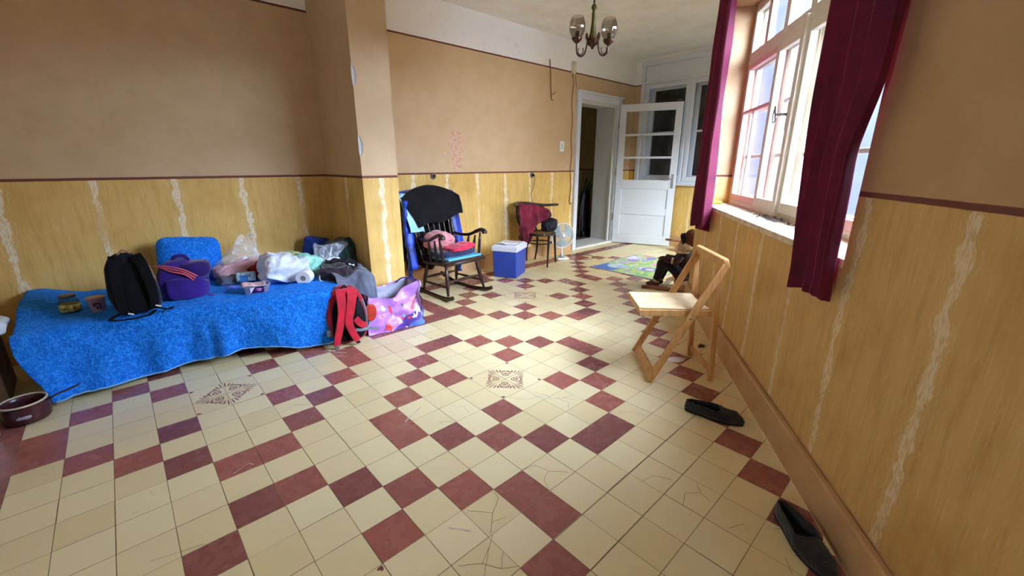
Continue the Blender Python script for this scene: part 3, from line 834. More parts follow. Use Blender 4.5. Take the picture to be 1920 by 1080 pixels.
yw = MB(); yw.add([RW(s, n, z) for z in (.12, .85) for s, n in ((-5, 2.6), (3.0, 2.6), (3.0, 2.75), (-5, 2.75))], [(3, 2, 1, 0), (4, 5, 6, 7), (0, 1, 5, 4), (1, 2, 6, 5), (2, 3, 7, 6), (3, 0, 4, 7)])
tag(yw.build('garden_wall', M_PINKW), 'low pink painted wall in the yard outside the window', 'wall')  # the low garden wall across the yard
yg = MB()
for k in range(24):
    s = -4.9+k*.33
    yg.add([RW(s_, n, z) for z in (.85, 1.45) for s_, n in ((s, 2.62), (s+.24, 2.62), (s+.24, 2.66), (s, 2.66))], [(3, 2, 1, 0), (4, 5, 6, 7), (0, 1, 5, 4), (1, 2, 6, 5), (2, 3, 7, 6), (3, 0, 4, 7)])
tag(yg.build('fence', M_GREENP), 'grey green slatted fence standing on the pink yard wall', 'fence')
# a bare climbing vine in front of the house
M_VINE = plain('dark_vine', (.012, .016, .014, 1), .8)
vn = MB()
for k in range(16):
    s = 1.0+RND.uniform(0, 1.9); pts = [(s, 2.2, .12)]; z = .12
    for q in range(9):
        z += RND.uniform(.15, .34); pts.append((pts[-1][0]+RND.uniform(-.12, .16), 2.2+RND.uniform(-.1, .1), z))
    vn.tube([RW(*p) for p in pts], [.012-.001*i for i in range(10)], 5)
    for q in range(8):
        c_ = RW(*pts[RND.randint(3, 9)])+Vector((RND.uniform(-.1, .1), RND.uniform(-.1, .1), RND.uniform(-.1, .1)))
        vn.blob(c_, (.09, .07, .05), 8, 6, 1.0)
tag(vn.build('vine', M_VINE, smooth=True), 'sparse climbing vine growing in the yard outside the window', 'plant')

# ---- curtains on the window
def velvet(name, c1, c2):
    t = NT(name); o = t.obj()
    mp = t.n('ShaderNodeMapping'); t.l(o, mp.inputs[0]); mp.inputs['Scale'].default_value = (5, 5, 3)
    n1 = t.noise(mp.outputs[0], 2.0, 5, .7)
    t.l(t.mix(t.sstep(n1, .35, .75), srgb(*c1), srgb(*c2)), t.b.inputs['Base Color'])
    t.b.inputs['Roughness'].default_value = .85; t.b.inputs['Sheen Weight'].default_value = .6
    t.b.inputs['Sheen Tint'].default_value = srgb(220, 60, 120); t.b.inputs['Sheen Roughness'].default_value = .35
    tl = t.t.nodes.new('ShaderNodeBsdfTranslucent'); tl.inputs[0].default_value = srgb(196, 24, 70)
    ms = t.t.nodes.new('ShaderNodeMixShader'); ms.inputs[0].default_value = .08
    out = t.t.nodes['Material Output']
    t.l(t.b.outputs[0], ms.inputs[1]); t.l(tl.outputs[0], ms.inputs[2]); t.l(ms.outputs[0], out.inputs[0])
    t.bump(t.noise(o, 220, 2), .15, .002)
    return t.m
M_VEL = velvet('magenta_velvet', (108, 10, 50), (78, 8, 38))
def curtain(name, label, sfun, zt, zb, npl, depth, nbase, seed):
    """sfun(v) -> (s0, s1) of the hanging edges at height fraction v (0 top)"""
    c = empty(name, RW(sum(sfun(0))/2, nbase, zb), label, 'curtain', 'velvet curtains at the window')
    cl = Vector(c.location); mb = MB()
    def fn(u, v):
        s0, s1 = sfun(v); z = lerp(zt, zb, v)
        ph = u*npl*2*pi + seed + .9*nz(u*3+seed, v*.8)
        dd = depth*(0.62+.38*v)*(0.75+.5*nz(u*5, seed, v))
        s = lerp(s0, s1, u) + .006*sin(ph*2)*(1-.3*v)
        n = nbase - dd*(.5+.5*sin(ph)) + .012*nz(u*9, v*5, seed)
        if v > .97: n += .004*sin(ph*3)
        return RW(s, n, z + .012*sin(u*21+seed)*v + .006*nz(u*30, seed)) - cl
    mb.slab(fn, npl*14, 60, .004)
    mb.build('curtain_fabric', M_VEL, c, smooth=True)
    return c
curtain('curtain', 'magenta velvet curtain hanging beside the far end of the window, near the seated doll',
        lambda v: (lerp(2.26, 2.17, smooth01(v)), lerp(2.68, 2.72, smooth01(v))), 2.86, .80, 4, .10, -.025, 1.0)
curtain('curtain', 'dark magenta velvet curtain over the near end of the window, its edge pulled aside',
        lambda v: (.115 + .085*smooth01((v-.60)/.15) - .02*smooth01((v-.88)/.12), .545 - .055*smooth01((v-.75)/.25)), 2.86, .835, 4, .09, -.03, 2.6)
rod = empty('curtain_rod', RW(1.4, -.09, 2.88), 'dark curtain rod above the big window holding both curtains', 'curtain rod')
mb = MB(); mb.tube([RW(-.15, -.075, 2.87)-Vector(rod.location), RW(2.86, -.075, 2.87)-Vector(rod.location)], .012, 12); mb.build('rod', M_STEEL, rod, smooth=True)
mb = MB()
for s in (-.08, 1.4, 2.84):
    mb = MB(); mb.bar(RW(s, 0, 2.87)-Vector(rod.location), RW(s, -.075, 2.87)-Vector(rod.location), .02, .02); mb.build('bracket', M_STEEL, rod)
# ================================================================== BED AND WHAT LIES ON IT
BT = 0.43
def fabric(name, col, rough=.9, bump=.35, bscale=60, var=.12, sheen=.25, scale=8):
    return plain(name, srgb(*col), rough, var=var, scale=scale, bump=bump, bscale=bscale, spec=.2, sheen=sheen)
# fleecy boucle blanket
t = NT('blue_fleece'); o_ = t.obj()
vo = t.n('ShaderNodeTexNoise'); vo.inputs['Scale'].default_value = 58; vo.inputs['Detail'].default_value = 4; vo.inputs['Distortion'].default_value = 1.0; t.l(o_, vo.inputs['Vector'])
f_ = t.sstep(vo.outputs[0], .38, .66)
t.l(t.mix(f_, srgb(20, 108, 218), srgb(48, 148, 250)), t.b.inputs['Base Color'])
t.b.inputs['Roughness'].default_value = .95; t.b.inputs['Specular IOR Level'].default_value = .1
t.b.inputs['Sheen Weight'].default_value = .35; t.b.inputs['Sheen Tint'].default_value = srgb(90, 170, 255)
t.bump(vo.outputs[0], .9, .012)
M_FLEECE = t.m
M_HEM = plain('pale_blue_hem', srgb(120, 170, 215), .9)
def bed_front(x):
    ks = [(-.62, 3.36), (-.5, 3.37), (-.2, 3.385), (.2, 3.32), (.6, 3.20), (1.0, 3.10), (1.2, 3.10), (1.5, 3.2)]
    for (a, ya), (b, yb) in zip(ks, ks[1:]):
        if x <= b: return lerp(ya, yb, max(0, (x-a)/(b-a)))
    return 3.2
bed = empty('daybed', (.4, 3.8, 0), 'low daybed hidden under the blue fleecy blanket along the wall', 'bed')
bl = Vector(bed.location)
mb = MB(); tri(mb, [(-.50-bl.x, 4.20-bl.y), (-.50-bl.x, 3.44-bl.y), (.2-bl.x, 3.40-bl.y), (1.0-bl.x, 3.20-bl.y), (1.40-bl.x, 3.46-bl.y), (1.40-bl.x, 4.20-bl.y)], .20, BT-.015); mb.build('mattress', plain('mattress_ticking', srgb(150, 150, 160)), bed, bevel=.03)
mb = MB(); tri(mb, [(-.48-bl.x, 4.18-bl.y), (-.48-bl.x, 3.5-bl.y), (.2-bl.x, 3.44-bl.y), (1.0-bl.x, 3.25-bl.y), (1.36-bl.x, 3.5-bl.y), (1.36-bl.x, 4.18-bl.y)], .12, .20); mb.build('bed_frame', plain('dark_bed_wood', srgb(52, 38, 30), .6), bed, bevel=.005)
for x, y in ((-.42, 3.56), (-.42, 4.12), (1.28, 3.6), (1.28, 4.12)):
    mb = MB(); mb.box((x-bl.x, y-bl.y, .06), (.05, .05, .12)); mb.build('leg', MATS['dark_bed_wood'], bed, bevel=.003)
blk = MB()
PA = [0, .2, .45, .62, .68, .76, .9, 1.0]
def blanket(u, v):
    if v < .62:                      # the top
        w_ = v/.62; x = lerp(-.56, lerp(1.42, 1.14, smooth01((w_-.2)/.8)), u)
        yf = bed_front(x)
        y = lerp(4.235, yf+.055, w_); z = BT + .012 + .010*nz(x*5, y*5) + .006*nz(x*13, y*13, 2)
        z += .012*max(0, nz(x*2.3, y*7, 4))
        if x < -.28: z += .06*smooth01((-.28-x)/.2)*smooth01((y-3.55)/.25)
        z -= .010*smooth01((w_-.85)/.15)
        return (x, y, z)
    w_ = (v-.62)/.38
    x = lerp(-.56, 1.14, u)
    hem = .035 + .05*smooth01((x-.0)/.5)*(1-smooth01((x-.55)/.3)) + .012*nz(x*5)
    yf = bed_front(x)
    if w_ < .2:
        a = w_/.2
        y = yf + .055 - .055*sin(a*pi/2); z = BT + .002 - .05*(1-cos(a*pi/2))
    else:
        q = (w_-.2)/.8
        z = lerp(BT-.048, hem, q)
        y = yf + (.055*smooth01(q)*smooth01((x+.3)/.4)*(1-smooth01((x-.5)/.3)) - .02*q*(1-smooth01((x+.3)/.4)))
        f1 = sin(x*17+2.5*sin(x*3.1)+q*.8)*.5+.5
        y -= (.030*f1 + .030*max(0, nz(x*4.5, q*.8, 3)))*smooth01(q*1.6)
        y -= .03*math.exp(-((x-.36)/.07)**2)*q - .035*math.exp(-((x-.30)/.03)**2)*q
    xx = x
    if u < .12: xx = x + .085*smooth01((w_-.25)/.75)*(1-u/.12) - .01
    return (xx, y + .006*nz(x*22, w_*9, 1), z + .004*nz(x*30, w_*20))
blk.slab(blanket, 190, 120, .012)
ob = blk.build('blanket', M_FLEECE, smooth=True)
tag(ob, 'bright blue fleecy blanket draped over the daybed down to the tiles', 'blanket')
hm = MB(); hm.tube([Vector(blanket(i/150, 1.0))+Vector((0, -.004, 0)) for i in range(2, 149)], .006, 6)
h_ = hm.build('hem', M_HEM, ob, smooth=True)

# ---- helpers for soft things
def soft(name, label, cat, c, d, mat, e=.7, amp=.02, freq=9, seed=0.0, rz=0, rx=0, ry=0, sharp=True, group=None, parent=None, fn=None, n=88, m=60, flat=None):
    M = Matrix.Rotation(rz, 3, 'Z') @ Matrix.Rotation(ry, 3, 'Y') @ Matrix.Rotation(rx, 3, 'X')
    mb = MB(); mb.blob((0, 0, 0), d, n, m, e, amp, freq, seed, fn=fn, sharp=sharp, flat=flat)
    mb.v = [M @ v for v in mb.v]
    o = mb.build(name, mat, parent, smooth=True)
    o.location = c
    if label: tag(o, label, cat, group)
    return o
def strap(mb, pts, w, t, k=8, twist=None, normal=None):
    """flat webbing along a curve; normal = facing direction"""
    C_ = curve(pts, k); vs = []; N_ = Vector(normal or (0, -1, 0))
    for i, p in enumerate(C_):
        d = (C_[min(i+1, len(C_)-1)]-C_[max(i-1, 0)]).normalized()
        n_ = (N_ - d*N_.dot(d)).normalized(); s_ = d.cross(n_)
        ww = w(i/(len(C_)-1)) if callable(w) else w
        for a, b in ((-1, -1), (1, -1), (1, 1), (-1, 1)): vs.append(p + s_*(a*ww/2) + n_*(b*t/2))
    fs = [(3, 2, 1, 0), tuple(len(vs)-4+i for i in range(4))]
    for i in range(len(C_)-1):
        for k_ in range(4):
            k2 = (k_+1) % 4; fs.append((i*4+k_, i*4+k2, (i+1)*4+k2, (i+1)*4+k_))
    mb.add(vs, fs); return mb

# ---- black backpack
M_BLK = fabric('black_nylon', (22, 24, 34), .75, .3, 90, sheen=0)
M_BLK2 = fabric('black_mesh_padding', (12, 12, 17), .95, .5, 150, sheen=0)
M_SLATE = fabric('slate_blue_nylon', (26, 36, 54), .8, .3, 90)
M_TAN = plain('tan_leather_trim', srgb(150, 112, 84), .6)
M_REFL = plain('white_reflective_strip', srgb(235, 238, 240), .35)
bp = empty('backpack', (-.03, 3.44, BT+.012), 'black backpack with tan zip pulls standing upright on the blue blanket', 'backpack', rz=.08)
def taper(k, top=.75): return lambda q, p: Vector((q.x*(1-(1-top)*max(0, p.z)**1.5), q.y*(1-.25*max(0, p.z)), q.z))
mb = MB(); mb.blob((0, 0, .185), (.225, .19, .375), 48, 36, .55, .006, 14, 1, fn=taper(1, .8)); mb.build('body', M_BLK, bp, smooth=True)
mb = MB(); mb.blob((.095, .0, .13), (.06, .15, .24), 28, 20, .6, .008, 20, 3); mb.build('side_pocket', M_SLATE, bp, smooth=True)
mb = MB(); mb.blob((-.005, -.082, .17), (.13, .045, .31), 28, 22, .5, .004, 22, 5); mb.build('back_panel', M_BLK2, bp, smooth=True)
for sx, sd in ((-1, 0), (1, 1)):
    mb = MB(); strap(mb, [(sx*.045, -.06, .365), (sx*.062, -.118, .31), (sx*.075, -.128, .20), (sx*.078, -.120, .10), (sx*.07, -.105, .03)], lambda u: .062-.022*u, .014); mb.build('shoulder_strap', M_BLK2, bp, bevel=.004)
for x, z in ((-.045, .028), (.088, .048)):
    mb = MB(); mb.bar((x-.012, -.135, z+.006), (x+.012, -.135, z-.006), .006, .008); mb.build('reflective_strip', M_REFL, bp)
mb = MB(); strap(mb, [(-.09, -.09, .03), (-.14, -.13, .012), (-.06, -.17, .008), (.03, -.16, .008), (.07, -.12, .02)], .022, .004, normal=(0, 0, 1)); mb.build('webbing', M_BLK2, bp)
mb = MB(); strap(mb, [(.07, -.1, .04), (.13, -.12, .012), (.16, -.08, .008)], .022, .004, normal=(0, 0, 1)); mb.build('webbing', M_BLK2, bp)
mb = MB(); mb.tube(curve([(-.03, -.02, .368), (-.022, -.03, .352), (0, -.04, .343), (.022, -.03, .352), (.03, -.02, .368), (0, -.015, .395), (-.03, -.02, .368)], 6), .0055, 8); mb.build('handle', M_TAN, bp, smooth=True)
mb = MB(); mb.tube(curve([(.03, -.03, .378), (.07, -.045, .345), (.098, -.055, .29), (.108, -.06, .22)], 8), .0045, 6); mb.box((.108, -.066, .205), (.016, .006, .05)); mb.build('zip_trim', M_TAN, bp, smooth=False)

# ---- purple sports bag / rucksack
M_PUR = fabric('violet_nylon', (54, 30, 132), .6, .25, 60)
M_PUR2 = fabric('dark_violet_nylon', (44, 22, 108), .7, .25, 60)
M_CORAL = plain('coral_stripe', srgb(226, 104, 120), .6)
pp = empty('rucksack', (.235, 3.60, BT+.012), 'violet rucksack with three coral stripes beside the black backpack', 'backpack', rz=-.1)
mb = MB(); mb.blob((0, 0, .135), (.29, .19, .27), 60, 44, .5, .009, 7, 8, sharp=True, fn=lambda q, p: Vector((q.x*(1-.12*max(0, p.z))+.02*max(0, p.z), q.y*(1-.3*max(0, p.z)), q.z - (.05*max(0, p.x) if p.z > 0 else 0)))); mb.build('body', M_PUR, pp, smooth=True)
mb = MB(); mb.blob((.015, -.085, .085), (.22, .06, .15), 44, 26, .45, .006, 12, 9); mb.build('front_pocket', M_PUR, pp, smooth=True)
mb = MB(); mb.blob((-.005, -.105, .11), (.115, .02, .16), 24, 20, .5); mb.build('lumbar_panel', M_SLATE, bp, smooth=True) if False else None
mb = MB(); mb.blob((.075, -.012, .195), (.19, .17, .12), 40, 28, .6, .008, 9, 4); mb.build('top_flap', M_PUR2, pp, smooth=True)
mb = MB(); strap(mb, [(-.03, -.0, .262), (-.02, -.02, .292), (.03, -.02, .296), (.055, -.0, .255)], .024, .008); mb.build('handle', M_PUR2, pp, bevel=.003)
for k in range(3):
    mb = MB(); strap(mb, [(-.13+.012*k, -.052, .252-.006*k), (-.05, -.088, .243-.016*k), (.02, -.106, .215-.016*k), (.085-.012*k, -.115, .165-.013*k)], .0078, .006); mb.build('stripe', M_CORAL, pp)
mb = MB(); strap(mb, [(.11, -.07, .03), (.15, -.10, .012), (.17, -.06, .01)], .024, .004, normal=(0, 0, 1)); mb.build('webbing', M_PUR, pp)
# ---- glass jar and yoghurt pot
M_JAR = glassmat('jar_glass', .02, (.62, .66, .60, 1))
jar = empty('glass_jar', (-.335, 3.68, BT+.014), 'empty glass jar with a yellow green label and metal lid by the wall', 'jar')
mb = MB(); mb.lathe([(.001, .002), (.042, .002), (.047, .01), (.048, .075), (.044, .09), (.036, .098), (.036, .108)], n=32); mb.build('jar_body', M_JAR, jar, smooth=True)
mb = MB(); mb.lathe([(.0485, .018), (.0492, .018), (.0492, .062), (.0485, .062)], n=40); lb_ = mb.build('label_band', plain('pale_green_label', srgb(196, 196, 110), .5, var=.3, scale=60), jar, smooth=True)
mb = MB(); mb.blob((.02, -.0455, .038), (.016, .006, .018), 12, 8, 1.0); mb.build('fruit_print', plain('label_red', srgb(120, 40, 30)), lb_, smooth=True)
mb = MB()
for k in range(3): mb.blob((-.02+.013*k, -.0458+.001*k, .042), (.014, .006, .012), 10, 8, 1.0)
mb.build('leaf_print', plain('label_green', srgb(110, 130, 50)), lb_, smooth=True)
mb = MB(); mb.lathe([(.001, .104), (.039, .104), (.039, .116), (.036, .119), (.001, .119)], n=32); mb.build('lid', plain('dull_tin', srgb(120, 118, 122), .35, .8), jar, smooth=True)
cup = empty('yoghurt_pot', (-.21, 3.575, BT+.014), 'pale lilac plastic yoghurt pot with a dark letter on it beside the jar', 'pot')
mb = MB(); mb.lathe([(.001, .0), (.030, .0), (.032, .004), (.043, .092), (.047, .094), (.047, .099), (.001, .099)], n=32); mb.build('pot_body', plain('lilac_plastic', srgb(172, 142, 166), .4, var=.05), cup, smooth=True)
mb = MB(); mb.lathe([(.001, .0995), (.047, .0995), (.048, .1015), (.001, .1025)], n=32); mb.build('foil_lid', plain('beige_foil', srgb(196, 164, 130), .5), cup, smooth=True)
mb = MB()
for x0, z0, x1, z1 in ((-.018, .062, .018, .072), (.010, .030, .019, .064), (-.016, .052, -.004, .064), (-.004, .034, .006, .050)):
    mb.box(((x0+x1)/2, -.0375-.0 - (z0+z1)/2*.06, (z0+z1)/2), (x1-x0, .006, z1-z0))
mb.build('printed_letter', plain('dark_print', srgb(36, 26, 40), .5), cup)

# ---- blue pillow leaning on the wall
def pillow(q, p):
    return Vector((q.x, q.y*(1-.75*max(abs(p.x), abs(p.z))**3), q.z))
soft('pillow', 'bright blue fleecy pillow propped against the wall behind the violet rucksack', 'pillow', (.34, 4.05, .615), (.40, .17, .36), M_FLEECE, .32, .008, 9, 2, rx=-.2, ry=.10, fn=pillow)
# ---- pink clothes in a see-through bag
def plasticmat(name, tint=(1, 1, 1, 1), alpha=.75, rough=.12, col=(235, 240, 245)):
    m = bpy.data.materials.new(name); m.use_nodes = True; t = m.node_tree
    for nd in list(t.nodes): t.nodes.remove(nd)
    o = t.nodes.new('ShaderNodeOutputMaterial'); mx = t.nodes.new('ShaderNodeMixShader'); tr = t.nodes.new('ShaderNodeBsdfTransparent')
    pb = t.nodes.new('ShaderNodeBsdfPrincipled'); pb.inputs['Base Color'].default_value = srgb(*col); pb.inputs['Roughness'].default_value = rough
    pb.inputs['Specular IOR Level'].default_value = .9
    tc = t.nodes.new('ShaderNodeTexCoord'); nz_ = t.nodes.new('ShaderNodeTexNoise'); nz_.inputs['Scale'].default_value = 15; nz_.inputs['Detail'].default_value = 4; nz_.inputs['Distortion'].default_value = 1.5
    bu = t.nodes.new('ShaderNodeBump'); bu.inputs['Strength'].default_value = .6; bu.inputs['Distance'].default_value = .012
    t.links.new(tc.outputs['Object'], nz_.inputs['Vector']); t.links.new(nz_.outputs[0], bu.inputs['Height']); t.links.new(bu.outputs[0], pb.inputs['Normal'])
    mr = t.nodes.new('ShaderNodeMapRange'); mr.inputs[1].default_value = .48; mr.inputs[2].default_value = .68; mr.inputs[3].default_value = 1-alpha; mr.inputs[4].default_value = min(1, 1-alpha+.28)
    t.links.new(nz_.outputs[0], mr.inputs[0]); t.links.new(mr.outputs[0], mx.inputs[0])
    tr.inputs[0].default_value = tint
    t.links.new(tr.outputs[0], mx.inputs[1]); t.links.new(pb.outputs[0], mx.inputs[2]); t.links.new(mx.outputs[0], o.inputs[0])
    return m
M_CLEAR = plasticmat('clear_plastic', alpha=.80)
M_CLEAR2 = plasticmat('clear_cellophane', alpha=.82, rough=.06, col=(225, 230, 245))
M_PINKC = fabric('pale_pink_cloth', (226, 180, 190), .9, .3, 40)
soft('clothes_bundle', 'pale pink clothes folded under a see-through plastic bag', 'clothes', (.62, 3.92, .53), (.34, .24, .115), M_PINKC, .6, .018, 12, 3, ry=-.12, rz=.1)
mb = MB()
def crump(u, v):
    a = u*2*pi; r = lerp(.20, .05, smooth01(v))*(1+.15*sin(a*3+1))
    x = .60 + .13*v + cos(a)*r*(1.0 if cos(a) < 0 else .95); y = 3.97 + sin(a)*r*.55 + .05*v; z = .51 + .25*v + .03*sin(a*2)*v
    k = .022
    x += k*nz(x*18, z*18, a); y = min(4.235, y+k*nz(x*20, z*14, 7+a)); z += .022*nz(a*2.2, v*6, 4)
    return (x, y, z)
mb.grid(crump, 64, 26, True)
tag(mb.build('clear_bag', M_CLEAR, smooth=True), 'crumpled transparent plastic bag standing up over the pink clothes', 'plastic bag')
soft('trousers', 'grey folded trousers squashed under the pink clothes', 'clothes', (.57, 3.80, BT+.045), (.24, .18, .07), fabric('grey_denim', (104, 110, 124)), .6, .014, 14, 4, rz=-.1)
pk = empty('tissue_packet', (.625, 3.69, BT+.045), 'small blue and white packet of tissues below the pink clothes', 'packet', rz=-.35)
mb = MB(); mb.box((0, 0, .025), (.13, .045, .075), M=Matrix.Rotation(-.45, 3, 'X')); mb.build('packet_body', plain('pale_blue_wrapper', srgb(168, 204, 232), .3, var=.3, scale=40), pk, bevel=.01)
mb = MB(); mb.box((-.012, -.0265, .020), (.055, .004, .050), M=Matrix.Rotation(-.45, 3, 'X')); mb.build('printed_panel', plain('blue_print', srgb(56, 128, 206), .4), pk)
mb = MB(); strap(mb, [(.46, 3.62, BT+.02), (.50, 3.60, BT+.035), (.54, 3.60, BT+.02), (.57, 3.585, BT+.024)], .028, .006, normal=(0, -.5, 1))
tag(mb.build('belt', fabric('periwinkle_webbing', (96, 112, 214))), 'loose end of a periwinkle blue belt lying on the blanket', 'belt')
soft('jumper', 'dark red jumper half hidden behind the white plastic bag', 'clothes', (.80, 3.86, .50), (.30, .22, .17), fabric('dark_red_knit', (150, 14, 28)), .7, .022, 10, 5, ry=-.25)
# ---- white carrier bag, mint bag, toilet roll, tub
t = NT('thin_white_plastic'); o_ = t.obj()
nn = t.n('ShaderNodeTexNoise'); nn.inputs['Scale'].default_value = 16; nn.inputs['Detail'].default_value = 5; nn.inputs['Distortion'].default_value = 1.8; t.l(o_, nn.inputs['Vector'])
t.b.inputs['Base Color'].default_value = srgb(226, 234, 242); t.b.inputs['Roughness'].default_value = .32; t.b.inputs['Subsurface Weight'].default_value = .15
t.bump(nn.outputs[0], .7, .012); M_WPL = t.m
soft('carrier_bag', 'bulging white plastic carrier bag in the middle of the bed', 'plastic bag', (.875, 3.60, .535), (.35, .26, .23), M_WPL, .75, .036, 6.5, 6, ry=.10, fn=lambda q, p: Vector((q.x, q.y, q.z*(1+.35*max(0, -p.x+.1)) if p.z > 0 else q.z*.9)))
M_MINT = plain('thin_mint_plastic', srgb(160, 222, 204), .35, var=.12, scale=14, bump=.7, bscale=26)
soft('carrier_bag', 'mint green plastic bag tucked behind the toilet roll', 'plastic bag', (1.07, 3.66, .515), (.23, .26, .19), M_MINT, .8, .035, 11, 7, ry=.35)
soft('scarf', 'pale yellow green cloth peeping over the mint bag', 'clothes', (1.02, 3.80, .59), (.17, .12, .06), fabric('pale_lime_cloth', (188, 206, 150)), .7, .02, 14, 8, ry=.3)
roll = empty('toilet_roll', (.965, 3.40, BT+.012+.054), 'white toilet roll lying on its side at the front of the bed', 'toilet roll', rz=.95)
Mx = Matrix.Rotation(pi/2, 3, 'Y')
mb = MB(); mb.lathe([(.021, -.048), (.053, -.048), (.054, -.046), (.054, .046), (.053, .048), (.021, .048), (.021, -.048)], n=48, M=Mx); mb.build('paper', plain('tissue_paper', srgb(238, 238, 236), .9, var=.02, bump=.15, bscale=200), roll, auto=40)
mb = MB(); mb.lathe([(.0205, -.0485), (.0205, .0485), (.0188, .0485), (.0188, -.0485), (.0205, -.0485)], n=32, M=Mx); mb.build('cardboard_core', plain('grey_cardboard', srgb(140, 128, 118), .9), roll, auto=40)
tub = empty('plastic_tub', (.625, 3.40, BT+.012), 'clear oblong plastic tub with a dark purple label and peeled lid', 'tub', rz=-.12)
def rr(w, d, r, n=5):
    out = []
    for cx_, cy_, a0 in ((w/2-r, d/2-r, 0), (-w/2+r, d/2-r, pi/2), (-w/2+r, -d/2+r, pi), (w/2-r, -d/2+r, 1.5*pi)):
        for k in range(n+1): a = a0+pi/2*k/n; out.append((cx_+r*cos(a), cy_+r*sin(a)))
    return out
def loft(mb, secs):
    n = len(secs[0][0]); vs = [(x, y, z) for out, z in secs for x, y in out]
    fs = []
    for i in range(len(secs)-1):
        for k in range(n): k2 = (k+1) % n; fs.append((i*n+k, i*n+k2, (i+1)*n+k2, (i+1)*n+k))
    fs.append(tuple(range(n-1, -1, -1))); mb.add(vs, fs); return n, len(secs)
mb = MB(); loft(mb, [(rr(.150, .095, .02), 0), (rr(.168, .112, .025), .055), (rr(.180, .124, .028), .057), (rr(.180, .124, .028), .062), (rr(.164, .108, .025), .060), (rr(.148, .092, .02), .004)]); mb.build('tub_body', plasticmat('frosted_plastic', alpha=.45, rough=.25, col=(214, 206, 220)), tub, smooth=True)
mb = MB(); mb.slab(lambda u, v: (lerp(-.088, .06, u), lerp(-.058, .058, v), .062+.020*(1-u)*sin(v*pi)+.006*sin(u*7)), 14, 12, .001); fo = mb.build('peeled_foil', plain('pink_white_foil', srgb(226, 190, 196), .3, var=.2, scale=30), tub, smooth=True)
mb = MB(); mb.box((.0, -.0535, .030), (.085, .004, .046), M=Matrix.Rotation(.16, 3, 'X')); lb_ = mb.build('tub_label', plain('aubergine_label', srgb(44, 22, 84), .4), tub)
mb = MB(); mb.prism([(-.043, -.022), (-.012, .022), (-.043, .022)], .003, M=Matrix.Rotation(pi/2+.16, 3, 'X'), c=(0, -.0550, .030)); mb.build('white_corner', plain('label_white', srgb(236, 232, 236), .4), lb_)
mb = MB()
for x, z, w_ in ((.012, .038, .044), (.014, .026, .030)): mb.blob((x, -.0565, z), (w_, .004, .009), 14, 8, 1.0)
mb.build('pink_print', plain('label_pink', srgb(214, 140, 184), .4), lb_, smooth=True)
# ---- far end of the bed
soft('cushion', 'dark blue cushion in the corner behind the cellophane bag', 'cushion', (1.30, 4.11, .56), (.24, .13, .24), fabric('navy_blue_velour', (24, 58, 140)), .4, .012, 10, 9, ry=.25, rx=-.2, fn=pillow)
mb = MB()
def cello(u, v):
    a = u*2*pi; r = lerp(.012, .13, v**.8)
    x = 1.16 + .16*v*.9 + cos(a)*r; y = 3.62 + .10*v + sin(a)*r*.35; z = .455 + .21*v + .02*sin(a*3)*v
    fold = .02*abs(sin(a*4+2*v))*v
    return (x+fold*cos(a)+.008*nz(a*3, v*9), y+fold*sin(a), z+.015*nz(a*2, v*4, 3)*v)
mb.grid(cello, 60, 22, True)
for k in range(22): pass
tag(mb.build('cellophane_bag', M_CLEAR2, smooth=True), 'shiny clear cellophane bag gathered to a point on the heap', 'plastic bag')
mb = MB(); strap(mb, [(1.165, 3.60, .46), (1.20, 3.585, .52), (1.235, 3.585, .59), (1.265, 3.60, .665)], .010, .002, normal=(-.4, -1, 0)); tag(mb.build('ribbon', plain('silver_ribbon', srgb(210, 225, 245), .2)), 'thin silver ribbon up the edge of the cellophane bag', 'ribbon')
M_GREEN = fabric('bottle_green_cloth', (34, 60, 56))
soft('coat', 'dark green coat heaped against the side of the pier', 'clothes', (1.40, 3.84, .54), (.27, .32, .24), M_GREEN, .75, .03, 8, 10, fn=lambda q, p: Vector((q.x, q.y, q.z*(1+.55*max(0, p.x)) if p.z > 0 else q.z)))
M_BLKC = fabric('black_cotton', (20, 18, 22), sheen=.05)
soft('hooded_top', 'black crumpled top with white drawstring beside the toilet roll', 'clothes', (1.19, 3.40, .485), (.24, .20, .13), fabric('dark_plum_cotton', (48, 38, 46)), .75, .028, 11, 11, ry=-.05)
soft('t_shirt', 'black crumpled shirt with a white washing label on the grey jacket', 'clothes', (1.30, 3.53, .525), (.26, .15, .07), M_BLKC, .7, .02, 13, 12, ry=.12, rz=-.1)
mb = MB(); mb.slab(lambda u, v: (1.335+.045*u, 3.445+.02*v, .525-.012*u+.022*v+.004*sin(u*6)), 6, 5, .001); tag(mb.build('washing_label', plain('white_satin_label', srgb(232, 236, 240), .5)), 'small white washing label sewn in the black shirt', 'label')
soft('vest', 'white crumpled vest between the green coat and the black shirt', 'clothes', (1.235, 3.60, .545), (.17, .09, .05), fabric('white_cotton', (228, 228, 230)), .7, .02, 16, 13, ry=-.1)
mb = MB(); mb.tube(curve([(1.07, 3.38, .50), (1.055, 3.35, .465), (1.075, 3.32, .448), (1.11, 3.30, .446), (1.14, 3.295, .447)], 8), .005, 8); tag(mb.build('drawstring', fabric('white_cord', (230, 232, 236))), 'white drawstring trailing from the hooded top onto the blanket', 'cord')
M_GREYJ = fabric('slate_grey_shell', (98, 102, 118), .6, .2, 50)
def jk(u, v):
    x = lerp(1.13, 1.455, u); 
    if v < .55:
        w_ = v/.55; y = lerp(3.55, 3.24, w_); z = lerp(.515, .500, w_) + .028*sin(u*7+w_*3) + .02*nz(u*6, w_*4)
        z -= .05*u*u
    else:
        w_ = (v-.55)/.45; y = 3.24 - .028*sin(w_*pi/2) - .018*sin(u*9+1); z = .50 - .29*w_*(.55+.5*u) + .03*sin(u*7+3)*(1-w_) - .05*u*u
    return (x, y+.012*nz(u*8, v*8, 2), z)
